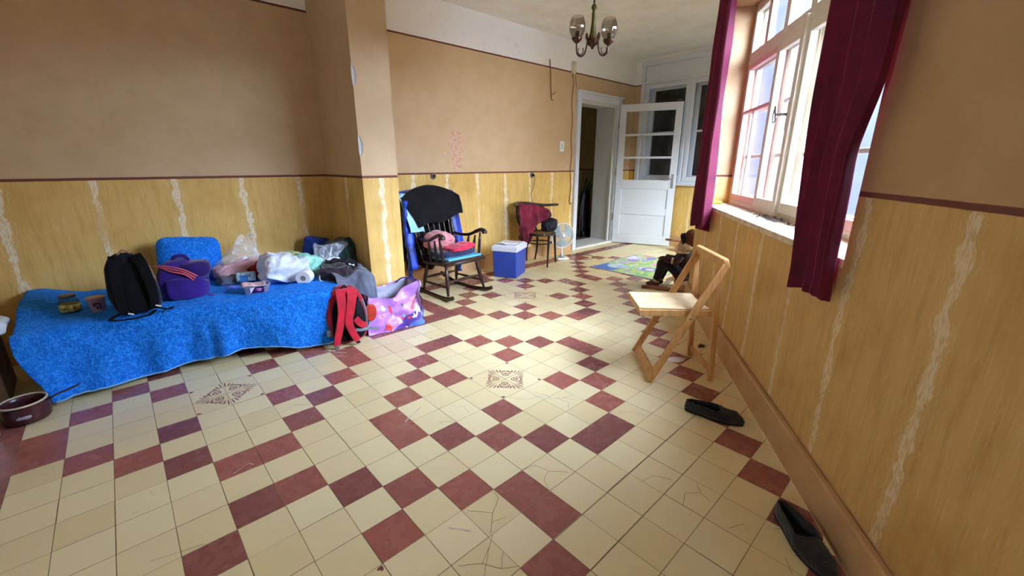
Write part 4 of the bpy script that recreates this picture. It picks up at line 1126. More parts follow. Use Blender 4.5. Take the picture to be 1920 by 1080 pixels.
mb = MB(); mb.slab(jk, 60, 60, .010); tag(mb.build('jacket', M_GREYJ, smooth=True), 'slate grey jacket hanging over the end of the bed behind the red backpack', 'jacket')

# ---- red backpack on the floor
M_RED = fabric('crimson_nylon', (188, 26, 48), .7, .3, 80); M_RED2 = fabric('deep_red_nylon', (150, 18, 40), .8, .3, 80)
M_GREYW = fabric('grey_webbing', (120, 126, 138), .7, .2, 120)
rp = empty('backpack', (1.135, 3.085, 0), 'red and black backpack leaning on the bed beside the shopping bag', 'backpack', rz=-.10)
rp.rotation_euler = (-.06, 0, -.10)
mb = MB(); mb.blob((0, .02, .225), (.305, .17, .45), 48, 40, .6, .008, 12, 1, fn=taper(1, .72)); mb.build('body', M_RED2, rp, smooth=True)
mb = MB(); mb.blob((.0, -.052, .205), (.245, .05, .36), 36, 28, .6, .004, 15, 2, fn=taper(1, .75)); mb.build('back_panel', M_BLK2, rp, smooth=True)
mb = MB(); strap(mb, [(-.035, -.03, .425), (-.045, -.085, .37), (-.055, -.098, .27), (-.085, -.100, .16), (-.115, -.095, .06), (-.122, -.09, .02)], lambda u: .070-.028*u, .016); mb.build('shoulder_strap', M_RED, rp, bevel=.004)
mb = MB(); strap(mb, [(.045, -.03, .415), (.030, -.09, .37), (.005, -.104, .28), (-.018, -.108, .19), (.005, -.108, .09), (.035, -.098, .03)], lambda u: .076-.030*u, .016); mb.build('shoulder_strap', M_RED, rp, bevel=.004)
mb = MB(); mb.blob((0, -.015, .405), (.19, .09, .06), 30, 20, .75, .003, 15, 6); mb.build('top_yoke', M_RED, rp, smooth=True)
mb = MB(); mb.prism([(.055, .30), (.085, .37), (.105, .25), (.105, .13), (.055, .19)], .02, M=Matrix.Rotation(pi/2, 3, 'X'), c=(0, -.055, 0)); mb.build('side_panel', M_BLK, rp, bevel=.006)
mb = MB(); strap(mb, [(.04, -.078, .20), (.075, -.085, .15), (.12, -.06, .125)], .05, .012); mb.build('hip_wing', M_RED, rp, bevel=.004)
mb = MB(); strap(mb, [(.03, -.092, .115), (.07, -.095, .105), (.13, -.075, .10), (.20, -.09, .085)], .022, .005); mb.build('webbing', M_GREYW, rp)
mb = MB(); strap(mb, [(.125, -.02, .33), (.140, -.03, .24), (.138, -.03, .15), (.135, -.03, .07)], .040, .014, normal=(1, -.3, 0)); mb.build('side_band', M_GREYW, rp, bevel=.003)
mb = MB(); mb.box((-.122, -.095, .016), (.030, .018, .024)); mb.build('buckle', M_STEEL, rp, bevel=.003)
mb = MB(); mb.box((.035, -.098, .016), (.028, .016, .018)); mb.build('buckle', M_BLK, rp, bevel=.003)
mb = MB(); mb.box((-.150, -.04, .115), (.035, .03, .05)); mb.build('reflective_tab', M_GREYW, rp, bevel=.006)
mb = MB(); mb.tube(curve([(-.02, -.02, .435), (0, -.04, .46), (.02, -.02, .435)], 6), .006, 6); mb.build('handle', M_BLK, rp, smooth=True)
# ---- printed shopping bag
t = NT('printed_bag'); uv = t.n('ShaderNodeUVMap'); uv.uv_map = 'UVMap'; sp = t.n('ShaderNodeSeparateXYZ'); t.l(uv.outputs[0], sp.inputs[0])
u_, v_ = sp.outputs[0], sp.outputs[1]
c = srgb(178, 118, 206)
wv = t.noise(t.comb(u_, v_), 6, 2)
edge = t.math('SUBTRACT', t.math('ADD', v_, t.math('MULTIPLY', t.math('SUBTRACT', wv, .5), .16)), t.math('MULTIPLY', t.math('SUBTRACT', u_, .18), .52))
lo = t.math('SUBTRACT', 1.0, t.sstep(edge, .0, .012)); lo2 = t.math('SUBTRACT', 1.0, t.sstep(edge, -.085, -.07))
lo = t.math('MULTIPLY', lo, t.sstep(u_, .10, .12))
c = t.mix(t.sstep(t.noise(t.comb(u_, v_), 9, 3), .4, .7), c, srgb(196, 144, 220))
c = t.mix(lo, c, srgb(86, 58, 148)); c = t.mix(t.math('MULTIPLY', lo2, lo), c, srgb(84, 120, 214))
vr = t.n('ShaderNodeTexVoronoi'); vr.inputs['Scale'].default_value = 21; vr.inputs['Randomness'].default_value = 1; wq = t.math('MULTIPLY', t.math('SUBTRACT', t.noise(t.comb(u_, v_), 26, 2), .5), .07); t.l(t.comb(t.math('ADD', u_, wq), t.math('SUBTRACT', t.math('MULTIPLY', v_, .8), wq)), vr.inputs['Vector'])
sc_ = t.n('ShaderNodeSeparateColor'); t.l(vr.outputs['Color'], sc_.inputs[0])
spot = t.math('SUBTRACT', 1.0, t.sstep(vr.outputs['Distance'], .36, .40))
for lo_, hi_, cc in ((.0, .22, (244, 226, 240)), (.22, .40, (220, 66, 96)), (.40, .56, (70, 30, 60)), (.56, .68, (150, 196, 236)), (.68, .76, (240, 170, 200))):
    sel = t.math('MULTIPLY', t.math('GREATER_THAN', sc_.outputs[0], lo_), t.math('LESS_THAN', sc_.outputs[0], hi_))
    c = t.mix(t.math('MULTIPLY', spot, sel), c, srgb(*cc))
t.l(c, t.b.inputs['Base Color']); t.b.inputs['Roughness'].default_value = .35; t.bump(t.noise(t.comb(u_, v_), 12, 4), .5, .01)
M_PRINT = t.m
M_INNER = plain('grey_woven_lining', srgb(176, 172, 190), .5, var=.1, bump=.3, bscale=30)
sb = empty('shopping_bag', (1.53, 3.20, 0), 'purple printed shopping bag gaping open against the foot of the pier', 'bag', rz=-.02)
HB = .36
def bagwall(u, v, off=0.0):
    per = [(-.24, -.13), (.25, -.17), (.23, .03), (-.22, .05)]
    x4 = (u % 1)*4
    # long front side, right, back, left
    L = [.36, .14, .36, .14]; acc = 0; uu = u % 1
    for k in range(4):
        if uu <= acc+L[k]+1e-9:
            f = (uu-acc)/L[k]; a, b = per[k], per[(k+1) % 4]; x = lerp(a[0], b[0], f); y = lerp(a[1], b[1], f); side = k; break
        acc += L[k]
    else: x, y, side, f = per[0][0], per[0][1], 0, 0
    top = HB*(1.0 + .10*max(0, x/.25) - .24*math.exp(-((x+.02)/.16)**2)*(1 if side == 0 else .15) - .10*math.exp(-((x+.2)/.09)**2))
    z = .004 + top*v
    cx_, cy_ = x*(1-.10*v) - .0*v, y
    if side == 0: cy_ = y + .045*v + .020*sin(x*24+v*5)*v + .030*nz(x*8, v*4)
    elif side == 2: cy_ = y + .012*nz(x*9, v*5, 3)
    else: cx_ += .025*nz(y*12, v*5, 4)
    if off:
        if side == 0: cy_ += .010
        elif side == 2: cy_ -= .006
        elif side == 1: cx_ -= .012
        else: cx_ += .012
    return (cx_, cy_, z)
mb = MB(); mb.grid(lambda u, v: bagwall(u, v), 150, 40, True)
mb.add([(-.24, -.13, .004), (.25, -.17, .004), (.23, .03, .004), (-.22, .05, .004)], [(0, 1, 2, 3)])
uvs = {}
def uvbag(co, p): return (co.x+.24, co.z) if abs(p.normal.x) < .75 else (co.y+.8, co.z)
mb.build('bag_body', M_PRINT, sb, smooth=True, uvfn=uvbag)
mb = MB(); mb.grid(lambda u, v: bagwall(u, .04+.94*v, .16), 110, 24, True); mb.build('lining', M_INNER, sb, smooth=True)
mb = MB(); mb.tube(curve([(.10, .02, .36), (.13, -.03, .405), (.17, -.09, .41), (.20, -.11, .375)], 6), .006, 6); mb.build('carry_handle', M_PUR2, sb, smooth=True)
mb = MB()
for k in range(20):
    pass
mb.blob((-.205, -.125, .20), (.10, .02, .15), 24, 16, 1.0); mb.build('red_disc_print', plain('brick_red_print', srgb(176, 46, 30), .4, var=.1, scale=30), sb, smooth=True)
for pts, mat_ in (([(-.125, .02), (-.09, .05), (-.095, .085), (-.065, .10), (-.055, .06), (-.02, .045), (-.05, .03), (-.06, .005), (-.09, .025)], plain('coral_red_print', srgb(226, 62, 66), .4)),
                  ([(.135, .17), (.16, .175), (.20, .21), (.215, .205), (.19, .18), (.175, .155), (.15, .15)], plain('coral_red_print', srgb(226, 62, 66))),
                  ([(.165, .15), (.20, .165), (.225, .13), (.215, .10), (.20, .12), (.185, .09), (.17, .09), (.18, .125)], plain('cream_print', srgb(240, 226, 222), .4))):
    mb = MB()
    P = [bagwall(.36*((x+.24)/.49), z/HB) for x, z in pts]
    vs = [Vector(p)+Vector((0, -.006, 0)) for p in P]; mb.add(vs, [tuple(range(len(vs)))]); mb.build('printed_shape', mat_, sb)

# ---- saucepan, box and carrier bag at the near end of the bed
M_ENAM = plain('maroon_enamel', srgb(70, 34, 40), .25, var=.1)
pot = empty('saucepan', (-.578, 3.26, .002), 'chipped maroon enamel saucepan with a cream rim on the floor by the bed', 'saucepan')
mb = MB(); mb.lathe([(.001, 0), (.085, 0), (.093, .012), (.096, .04), (.09, .08), (.086, .098), (.092, .104), (.092, .107), (.083, .104), (.088, .07), (.088, .02), (.001, .008)], n=40); mb.build('pan_body', M_ENAM, pot, smooth=True)
mb = MB(); mb.tube([(cos(a)*.0905, sin(a)*.0905, .106) for a in [2*pi*k/40 for k in range(41)]], .0055, 8); mb.build('rim', plain('cream_enamel', srgb(206, 196, 170), .4), pot, smooth=True)
mb = MB(); strap(mb, [(.088, -.01, .085), (.13, -.015, .105), (.18, -.02, .12), (.225, -.025, .135)], .02, .007, normal=(0, 0, 1)); mb.build('handle', M_ENAM, pot, bevel=.002)
mb = MB(); mb.blob((.0, -.0885, .045), (.06, .018, .028), 16, 10, 1.0, .006, 60, 2); mb.build('enamel_chip', plain('pale_chip', srgb(150, 150, 158), .5), pot, smooth=True)
bx = empty('carton', (-.86, 3.75, 0), 'pale printed carton standing at the near end of the bed', 'box', rz=.05)
mb = MB(); mb.box((0, 0, .21), (.36, .42, .42)); mb.build('carton_body', plain('faded_carton', srgb(150, 132, 128), .85, var=.12, scale=6), bx, bevel=.004)
mb = MB()
for x, z, w_ in ((.14, .26, .05), (.12, .20, .08), (.13, .15, .06)): mb.box((x, -.211, z), (w_, .003, .022))
mb.build('carton_print', plain('plum_print', srgb(96, 40, 70)), bx)
soft('carrier_bag', 'white plastic bag resting on top of the carton', 'plastic bag', (-.80, 3.62, .455), (.42, .30, .09), M_WPL, .6, .02, 9, 21)
soft('carrier_bag', 'pale blue white plastic bag on the floor at the very edge beside the saucepan', 'plastic bag', (-.76, 3.06, .105), (.22, .24, .22), M_WPL, .7, .02, 9, 23)
# ================================================================== ROCKING CHAIR AND THE FAR WALL
M_WALN = plain('dark_walnut_lacquer', srgb(48, 28, 22), .28, var=.25, scale=14, spec=.55)
rk = empty('rocking_chair', (2.50, 3.78, 0), 'dark turned wood rocking chair piled with clothes against the long wall', 'rocking chair', rz=.06)
RY = .18  # the chair leans back a touch
def spindle(mb, a, b, r0=.010, r1=.017, n=10):
    a = Vector(a); b = Vector(b); N_ = 14; P = [a.lerp(b, i/N_) for i in range(N_+1)]
    R_ = [lerp(r0, r1, sin(pi*i/N_)**1.5) * (1.12 if i in (4, 10) else 1) for i in range(N_+1)]
    mb.tube(P, R_, n)
SH = .375
mb = MB()   # saddle seat
mb.slab(lambda u, v: (lerp(-.255, .255, u)*(1 if v < .5 else 1-.12*(v-.5)*2), lerp(-.36, .07, v), SH - .018*sin(pi*u)*sin(pi*min(1, v*1.2)) - .03*v + (.012 if v < .06 else 0)), 30, 26, .034)
mb.build('seat', M_WALN, rk, smooth=True)
mb = MB(); mb.tube([(-.265, -.365, SH-.004), (.265, -.365, SH-.004)], .019, 12); mb.build('seat_roll', M_WALN, rk, smooth=True)
legs = [((-.20, -.30, SH-.02), (-.235, -.36, .045)), ((.20, -.30, SH-.02), (.255, -.36, .045)), ((-.20, .02, SH-.04), (-.225, .08, .045)), ((.20, .02, SH-.04), (.225, .08, .045))]
for a, b in legs:
    mb = MB(); spindle(mb, a, b, .013, .021); mb.build('leg', M_WALN, rk, smooth=True)
for sx in (-1, 1):
    mb = MB()
    C_ = curve([(sx*.265, -.47, .058), (sx*.262, -.42, .036), (sx*.25, -.30, .018), (sx*.238, -.10, .012), (sx*.232, .10, .022), (sx*.228, .28, .06), (sx*.226, .36, .088)], 8)
    mb.tube(C_, [.021]*len(C_), 10, flat=1.0); mb.build('rocker', M_WALN, rk, smooth=True)
    # arm with rolled knob, arm posts
    mb = MB(); C_ = curve([(sx*.235, .09, .600), (sx*.255, .0, .588), (sx*.268, -.13, .600), (sx*.275, -.25, .650), (sx*.276, -.315, .668), (sx*.276, -.36, .655), (sx*.276, -.365, .632)], 8)
    mb.tube(C_, [lerp(.018, .030, smooth01(i/(len(C_)-1))) for i in range(len(C_))], 12, flat=.8); mb.build('armrest', M_WALN, rk, smooth=True)
    for y0, y1 in ((-.31, -.30), (-.20, -.22), (-.10, -.12)):
        mb = MB(); spindle(mb, (sx*.235, y0, SH-.01), (sx*.27, y1, .64 if y0 < -.2 else .60), .010, .016); mb.build('arm_post', M_WALN, rk, smooth=True)
mb = MB(); spindle(mb, (-.228, -.33, .185), (.24, -.33, .185), .009, .016); mb.build('stretcher', M_WALN, rk, smooth=True)
mb = MB(); spindle(mb, (-.22, .05, .17), (.22, .05, .17), .009, .015); mb.build('stretcher', M_WALN, rk, smooth=True)
for sx in (-1, 1):
    mb = MB(); spindle(mb, (sx*.232, -.34, .13), (sx*.222, .06, .13), .009, .014); mb.build('stretcher', M_WALN, rk, smooth=True)
def bky(z): return .06 + .21*(z-SH)/.7
for k in range(7):
    x = -.19+.38*k/6
    mb = MB(); spindle(mb, (x, .055, SH-.02), (x*1.22, bky(1.0), 1.0), .007, .011, 8); mb.build('back_spindle', M_WALN, rk, smooth=True)
for sx in (-1, 1):
    mb = MB(); spindle(mb, (sx*.225, .06, SH-.02), (sx*.275, bky(1.03), 1.03), .013, .019); mb.build('back_post', M_WALN, rk, smooth=True)
mb = MB(); mb.slab(lambda u, v: (lerp(-.285, .285, u), bky(1.02)+.03*sin(pi*u)*1, lerp(.95, 1.055+.03*sin(pi*u), v)), 24, 6, .026); mb.build('crest_rail', M_WALN, rk, bevel=.004)
# clothes on the chair, each hung over the crest rail
def hang(name, label, cat, mat, x0, x1, ztop, zf, zb, yoff, bulge=.02, seed=0.0, fold=.012, nf=5, group=None, slantL=0.0, slantR=0.0, nu=70, nv=60):
    """cloth over the crest: front tail down to zf, back tail to zb"""
    def fn(u, v):
        x = lerp(x0, x1, u); yc = bky(ztop) + yoff
        zfx = zf(u) if callable(zf) else zf; zbx = zb(u) if callable(zb) else zb
        zt = ztop + bulge*sin(pi*u)
        if v < .45:
            w_ = v/.45; z = lerp(zfx, zt, w_); dy = -.030 - .02*(1-w_)
            y = bky(z) + yoff - .035 + dy*0 - .012*sin(w_*pi)
        elif v < .55:
            w_ = (v-.45)/.10; y = bky(zt)+yoff - .035*cos(w_*pi); z = zt + .022*sin(w_*pi)
        else:
            w_ = (v-.55)/.45; z = lerp(zt, zbx, w_); y = bky(zt)+yoff+.035+.02*w_
        ff = fold*(abs(v-.5)*2)
        y += ff*sin(u*nf*2*pi+seed+2*nz(u*3, seed)) + .008*nz(u*6, z*6, seed)
        x += .010*nz(u*5, z*5, seed+2) + slantL*(1-u)*(zt-z) + slantR*u*(zt-z)
        return (x, y, z)
    mb = MB(); mb.slab(fn, nu, nv, .006)
    M_ = Matrix.Rotation(.06, 3, 'Z'); mb.v = [M_ @ v + Vector((2.50, 3.78, 0)) for v in mb.v]
    o = mb.build(name, mat, smooth=True); tag(o, label, cat, group); return o
M_BLUEJ = plain('royal_blue_shell', srgb(30, 70, 190), .4, var=.3, scale=7, bump=.4, bscale=22)
hang('coat', 'long black coat hanging behind the rocking chair under the blue jacket', 'coat', M_BLKC, -.30, .33, .99, lambda u: .93, lambda u: .22+.05*sin(u*9), .0, .03, 4, .010, 4)
hang('jacket', 'royal blue shiny jacket hung over the rocking chair, sleeves to both sides', 'jacket', M_BLUEJ, -.37, .38, 1.03, lambda u: .90-.0*u - (.45*smooth01((u-.78)/.1)) - (.62*smooth01((.16-u)/.08)) - .12*sin(pi*u)*(1-smooth01(abs(u-.5)/.3)) - .0, lambda u: .30, .045, .03, 2, .010, 6)
hang('towel', 'pale turquoise towel hanging on the left post of the rocking chair', 'towel', plain('turquoise_towel', srgb(168, 222, 232), .9, bump=.3), -.385, -.255, 1.01, lambda u: .66, lambda u: .8, -.035, .015, 5, .006, 2, slantL=.12, slantR=.22)
hang('throw', 'black cloth thrown over the top of the rocking chair back', 'cloth', fabric('black_fleece', (20, 19, 22), .95, .2, sheen=.05), -.365, .375, .985, lambda u: .70+.10*u+.015*sin(u*9), lambda u: .75, -.055, .115, 3, .010, 3, slantL=.42)
# sleeves of the blue jacket at both sides, hanging down
for x, nm, zt, zb_, yy in ((-.345, 'left', .98, .17, .15), (.365, 'right', .84, .12, .20)):
    mb = MB(); C_ = curve([(x, yy, zt), (x-.01, yy+.005, lerp(zt, zb_, .35)), (x+.015, yy, lerp(zt, zb_, .7)), (x+.01, yy, zb_)], 10)
    mb.tube(C_, [.045+.012*sin(i*1.3)+.010*nz(i*.7) for i in range(len(C_))], 18, flat=.55)
    M_ = Matrix.Rotation(.06, 3, 'Z'); mb.v = [M_ @ v + Vector((2.50, 3.78, 0)) for v in mb.v]
    jk_ = bpy.data.objects.get('jacket.001') or bpy.data.objects['jacket']
    mb.build('sleeve', M_BLUEJ, jk_, smooth=True)
# things on the seat
zs_ = SH+.012
bx_ = empty('seat_cushion', (2.53, 3.60, zs_), 'flat pale blue cushion at the front of the rocking chair seat', 'cushion', rz=.06)
mb = MB(); mb.box((0, 0, .018), (.44, .34, .034)); mb.build('cushion_body', plain('sky_blue_cotton', srgb(92, 178, 228), .7, var=.04), bx_, bevel=.012, bseg=3)
soft('trousers', 'dark navy folded trousers on the pale blue cushion', 'clothes', (2.51, 3.64, zs_+.065), (.47, .34, .07), fabric('navy_denim', (42, 46, 72)), .5, .010, 9, 31, rz=.06)
soft('t_shirt', 'raspberry red folded shirt on top of the navy trousers', 'clothes', (2.555, 3.56, zs_+.118), (.34, .22, .05), fabric('raspberry_jersey', (206, 40, 74)), .6, .014, 12, 33, rz=.2, ry=-.05)
soft('jumper', 'dusty pink hooded jumper slumped in the rocking chair', 'clothes', (2.43, 3.74, zs_+.18), (.34, .22, .20), fabric('dusty_pink_fleece', (206, 136, 140), .95, .25, 30), .75, .020, 7, 34, rz=.1, fn=lambda q, p: Vector((q.x, q.y, q.z - (.05*max(0, p.x) if p.z > 0 else 0))))

# ---- cool box
cb = empty('cool_box', (3.475, 3.775, 0), 'blue cool box with a white lid between rocking chair and bentwood chair', 'cool box', rz=radians(27))
M_CBLUE = plain('cobalt_plastic', srgb(48, 76, 168), .4, var=.03); M_CWHITE = plain('white_plastic', srgb(226, 230, 236), .35, var=.02)
mb = MB(); mb.box((0, 0, .165), (.355, .30, .33), top=(1.04, 1.04)); mb.build('box_body', M_CBLUE, cb, bevel=.014, bseg=3)
mb = MB(); mb.box((0, 0, .355), (.385, .33, .062), top=(1.02, 1.02)); mb.box((0, 0, .392), (.36, .305, .022), top=(.96, .95)); mb.build('lid', M_CWHITE, cb, bevel=.008, bseg=3)
mb = MB(); mb.box((-.02, .0, .407), (.10, .19, .010)); mb.build('carry_handle', M_CWHITE, cb, bevel=.004)
mb = MB(); mb.box((.198, -.09, .355), (.012, .03, .03)); mb.build('lid_latch', M_CWHITE, cb, bevel=.004)
mb = MB(); mb.slab(lambda u, v: (lerp(-.17, -.03, u), lerp(-.05, .10, v), .409+.02*(1-u)*v+.004*sin(u*9)), 10, 10, .001)
M_ = Matrix.Rotation(radians(27), 3, 'Z'); mb.v = [M_ @ v + Vector((3.475, 3.775, 0)) for v in mb.v]
tag(mb.build('paper_sheet', plain('white_paper', srgb(236, 236, 232), .8), smooth=True), 'sheet of white paper lying on the cool box lid', 'paper')

# ---- bentwood armchair with the red cloth
M_BENT = plain('black_bentwood', srgb(34, 22, 20), .3, var=.2, scale=20, spec=.55)
bc = empty('bentwood_armchair', (4.19, 3.93, 0), 'black bentwood armchair with a red cloth, standing against the wall by the door', 'chair', rz=0)
def P_(x, y, z): return (x-4.19, y-3.93, z)
seatz = .43
mb = MB(); mb.tube([(cos(a)*.20, sin(a)*.20, seatz) for a in [2*pi*k/40 for k in range(41)]], .017, 10, flat=1.0); mb.build('seat_ring', M_BENT, bc, smooth=True)
mb = MB(); mb.lathe([(.001, seatz+.006), (.185, seatz+.004), (.185, seatz-.004), (.001, seatz-.004)], n=32); mb.build('seat', plain('worn_cane', srgb(150, 112, 64), .7, var=.3, scale=60), bc, smooth=True)
mb = MB(); mb.tube([(cos(a)*.155, sin(a)*.155, .30) for a in [2*pi*k/40 for k in range(41)]], .010, 8); mb.build('stretcher_ring', M_BENT, bc, smooth=True)
for pts in ([(-.03, -.19, seatz), (-.05, -.20, .25), (-.10, -.235, 0.0)], [(.15, -.13, seatz), (.17, -.13, .2), (.235, -.09, 0.0)], [(.10, .15, seatz), (.12, .17, .2), (.14, .23, 0.0)], [(-.14, .10, seatz), (-.09, .17, .22), (.01, .27, .0)]):
    q_ = [(p[0], min(p[1], .285), p[2]) for p in pts]
    mb = MB(); C_ = curve(q_, 10); mb.tube(C_, [lerp(.019, .012, i/(len(C_)-1)) for i in range(len(C_))], 10); mb.build('leg', M_BENT, bc, smooth=True)
# back posts and one flat armrail curving round to the right
mb = MB(); rail = curve([P_(4.50, 3.92, .80), P_(4.32, 3.92, .803), P_(4.20, 3.99, .812), P_(4.06, 4.10, .835), P_(3.93, 4.11, .838), P_(3.84, 4.03, .825), P_(3.81, 3.95, .81)], 10)
strap(mb, [Vector(r_) for r_ in rail[::6]], lambda u: .095-.03*abs(u-.5), .030, 4, normal=(0, 0, 1)); mb.build('arm_rail', M_BENT, bc, bevel=.006)
for pts in ([(-.15, .12, seatz), (-.28, .15, .6), (-.30, .16, .81)], [(.10, .16, seatz), (.0, .16, .65), (-.03, .13, .81)], [(-.04, .19, seatz), (-.12, .19, .65), (-.15, .17, .82)], [(-.19, .04, seatz), (-.34, .06, .62), (-.365, .05, .80)]):
    mb = MB(); C_ = curve(pts, 8); mb.tube(C_, [.013]*len(C_), 8); mb.build('back_post', M_BENT, bc, smooth=True)
M_BURG = plain('burgundy_velvet', srgb(112, 14, 42), .85, var=.25, scale=9, bump=.3, bscale=30, sheen=.1)
def redc(u, v):
    # hangs from the rail, gathered, with a pointed lower hem
    tx = lerp(3.775, 4.26, u); tz = .862-.075*u
    bx_ = 3.80+.33*u+.27*smooth01((u-.45)/.55); bz = lerp(.41, .60, smooth01((u-.2)/.8)) - .20*math.exp(-((u-.38)/.20)**2)
    z = lerp(tz, bz, v); x = lerp(tx, bx_, v**1.3)
    y = 3.945 - .05*sin(v*pi)*(.5+u*.6) - .020*sin(u*22+v*2.5+2*nz(u*3, v*2)) - .012*sin(u*37-v*5)*v + .03*nz(u*6, v*5)
    if u > .45: x += .10*sin(v*pi)*(u-.45)
    return (x, y, z)
mb = MB(); mb.slab(redc, 70, 60, .006); tag(mb.build('velvet_cloth', M_BURG, smooth=True), 'burgundy velvet cloth draped over the bentwood armchair', 'cloth')
sh = soft('boot', 'dark boot lying on the seat of the bentwood armchair', 'shoe', (4.29, 3.86, .53), (.24, .15, .15), plain('dark_navy_suede', srgb(28, 24, 40), .7, var=.2, bump=.3), .7, .018, 14, 40, ry=-.15)
mb = MB(); mb.blob((4.37, 3.875, .565), (.13, .13, .12), 24, 16, .8, .012, 18, 3)
tag(mb.build('cap', MATS['dark_navy_suede'], smooth=True), 'small dark cap on the seat edge of the bentwood armchair', 'cap')
# ---- desk fan
fan = empty('desk_fan', (4.645, 3.92, 0), 'white desk fan on the floor beside the doorway', 'fan', rz=-.40)
M_FANW = plain('fan_white', srgb(232, 236, 234), .35, var=.02)
mb = MB(); mb.box((0, 0, .014), (.19, .15, .028), top=(.92, .9)); mb.build('base', M_FANW, fan, bevel=.006)
mb = MB(); mb.blob((0, -.045, .034), (.05, .03, .012), 14, 8, .8); mb.build('switch', plain('grey_button', srgb(150, 156, 160)), fan, smooth=True)
mb = MB(); mb.tube([(0, 0, .02), (0, 0, .12), (0, .01, .20)], [.030, .016, .016], 14); mb.build('neck', M_FANW, fan, smooth=True)
FC = Vector((0, -.01, .345)); FRad = .178
RM = Matrix.Rotation(-.12, 3, 'Z')
mb = MB(); mb.lathe([(.001, -.03), (.05, -.03), (.055, .0), (.05, .08), (.03, .105), (.001, .11)], n=24, M=Matrix.Rotation(-pi/2, 3, 'X'), c=FC+Vector((0, .03, 0))); mb.build('motor', M_FANW, fan, smooth=True)
mb = MB(); mb.tube([FC+Vector((cos(a)*FRad, 0, sin(a)*FRad)) for a in [2*pi*k/48 for k in range(49)]], .010, 8)
mb.tube([FC+Vector((cos(a)*FRad, .02, sin(a)*FRad)) for a in [2*pi*k/48 for k in range(49)]], .008, 8)
mb.build('guard_ring', M_FANW, fan, smooth=True)
mb = MB()
for lay in (-1, 1):
    for k in range(48):
        a = 2*pi*k/48
        mb.tube([FC+Vector((cos(a)*.03, lay*.045+.01, sin(a)*.03)), FC+Vector((cos(a)*.10, lay*.05+.01, sin(a)*.10)), FC+Vector((cos(a)*.16, lay*.032+.01, sin(a)*.16)), FC+Vector((cos(a)*FRad, .01, sin(a)*FRad))], .0016, 4, cap=False)
    for r in (.06, .10, .14): mb.tube([FC+Vector((cos(a)*r, lay*.049+.01, sin(a)*r)) for a in [2*pi*k/32 for k in range(33)]], .0014, 4, cap=False)
mb.build('guard_wires', M_FANW, fan, smooth=True)
mb = MB(); mb.lathe([(.001, .0), (.032, .0), (.034, -.006), (.001, -.012)], n=20, M=Matrix.Rotation(-pi/2, 3, 'X'), c=FC+Vector((0, -.035, 0))); mb.build('badge', M_FANW, fan, smooth=True)
M_BLADE = plain('smoky_blue_blade', srgb(150, 184, 200), .3, var=.03)
for k in range(3):
    a0 = 2*pi*k/3+.5; mb = MB()
    mb.slab(lambda u, v: tuple(FC+Vector((cos(a0+(u-.5)*1.5*(.5+.5*v))*lerp(.03, .155, v), .012+.03*(u-.5), sin(a0+(u-.5)*1.5*(.5+.5*v))*lerp(.03, .155, v)))), 12, 10, .003); mb.build('blade', M_BLADE, fan, smooth=True)
mb = MB(); mb.tube(curve([(4.66, 4.0, .02), (4.80, 4.06, .006), (4.98, 3.98, .006), (5.12, 3.78, .006), (5.05, 3.62, .006), (4.88, 3.62, .006), (4.82, 3.70, .006)], 12), .004, 6)
tag(mb.build('power_cord', plain('grey_brown_cable', srgb(120, 96, 84), .5), smooth=True), 'thin power cord of the fan looping over the tiles', 'cord')

# ---- fittings on the long wall
def socket(x, z, label, plug=False):
    s_ = empty('wall_socket', (x, YL, z), label, 'socket')
    mb = MB(); mb.lathe([(.001, 0), (.036, 0), (.037, .006), (.030, .018), (.022, .019), (.020, .008), (.001, .008)], n=28, M=Matrix.Rotation(pi/2, 3, 'X')); mb.build('socket_body', plain('old_bakelite', srgb(120, 108, 92), .4), s_, smooth=True)
    mb = MB(); mb.lathe([(.001, .0085), (.019, .0085), (.019, .0095), (.001, .0095)], n=20, M=Matrix.Rotation(pi/2, 3, 'X')); mb.build('socket_face', plain('black_bakelite', srgb(30, 26, 24), .4), s_, smooth=True)
socket(2.72, 1.205, 'round old wall socket above the rocking chair')
socket(4.335, 1.19, 'round old wall socket above the bentwood chair with a plug in it')
pg = empty('plug', (4.335, YL-.02, 1.19), 'black plug in the socket with its cable hanging behind the bentwood chair', 'plug')
mb = MB(); mb.tube([(0, .008, 0), (0, -.03, 0)], [.017, .012], 12); mb.build('plug_body', plain('black_bakelite', srgb(30, 26, 24)), pg, smooth=True)
mb = MB(); mb.tube(curve([(0, -.028, 0), (.01, -.035, -.05), (.0, -.01, -.18), (-.04, -.01, -.25), (-.035, -.02, -.33), (-.01, -.02, -.38), (0, -.01, -.5)], 8), .0035, 6); mb.build('cable', plain('black_bakelite', srgb(30, 26, 24)), pg, smooth=True)
sw = empty('light_switch', (4.95, YL, 1.588), 'white oblong light switch on the tan wall left of the doorway', 'light switch')
mb = MB(); mb.box((0, -.006, 0), (.098, .012, .148)); mb.build('switch_plate', M_FANW, sw, bevel=.01, bseg=3)
mb = MB(); mb.box((0, -.015, 0), (.040, .012, .07)); mb.build('rocker', plain('cream_switch', srgb(206, 214, 208), .4), sw, bevel=.006)
jb = empty('junction_box', (5.145, YL, 2.655), 'cream junction box where the cable meets the white frieze', 'junction box')
mb = MB(); mb.box((0, -.02, 0), (.062, .04, .165)); mb.build('box_body', plain('aged_cream_plastic', srgb(216, 206, 180), .5), jb, bevel=.005)
mb = MB(); mb.box((0, -.043, 0), (.045, .006, .145)); mb.build('cover', plain('aged_cream_plastic', srgb(216, 206, 180)), jb, bevel=.003)
mb = MB(); mb.tube(curve([(.03, -.03, -.08), (.05, -.02, -.16), (.075, -.015, -.24)], 6), .003, 5); mb.build('loose_wire', plain('black_bakelite', srgb(30, 26, 24)), jb)
mb = MB()
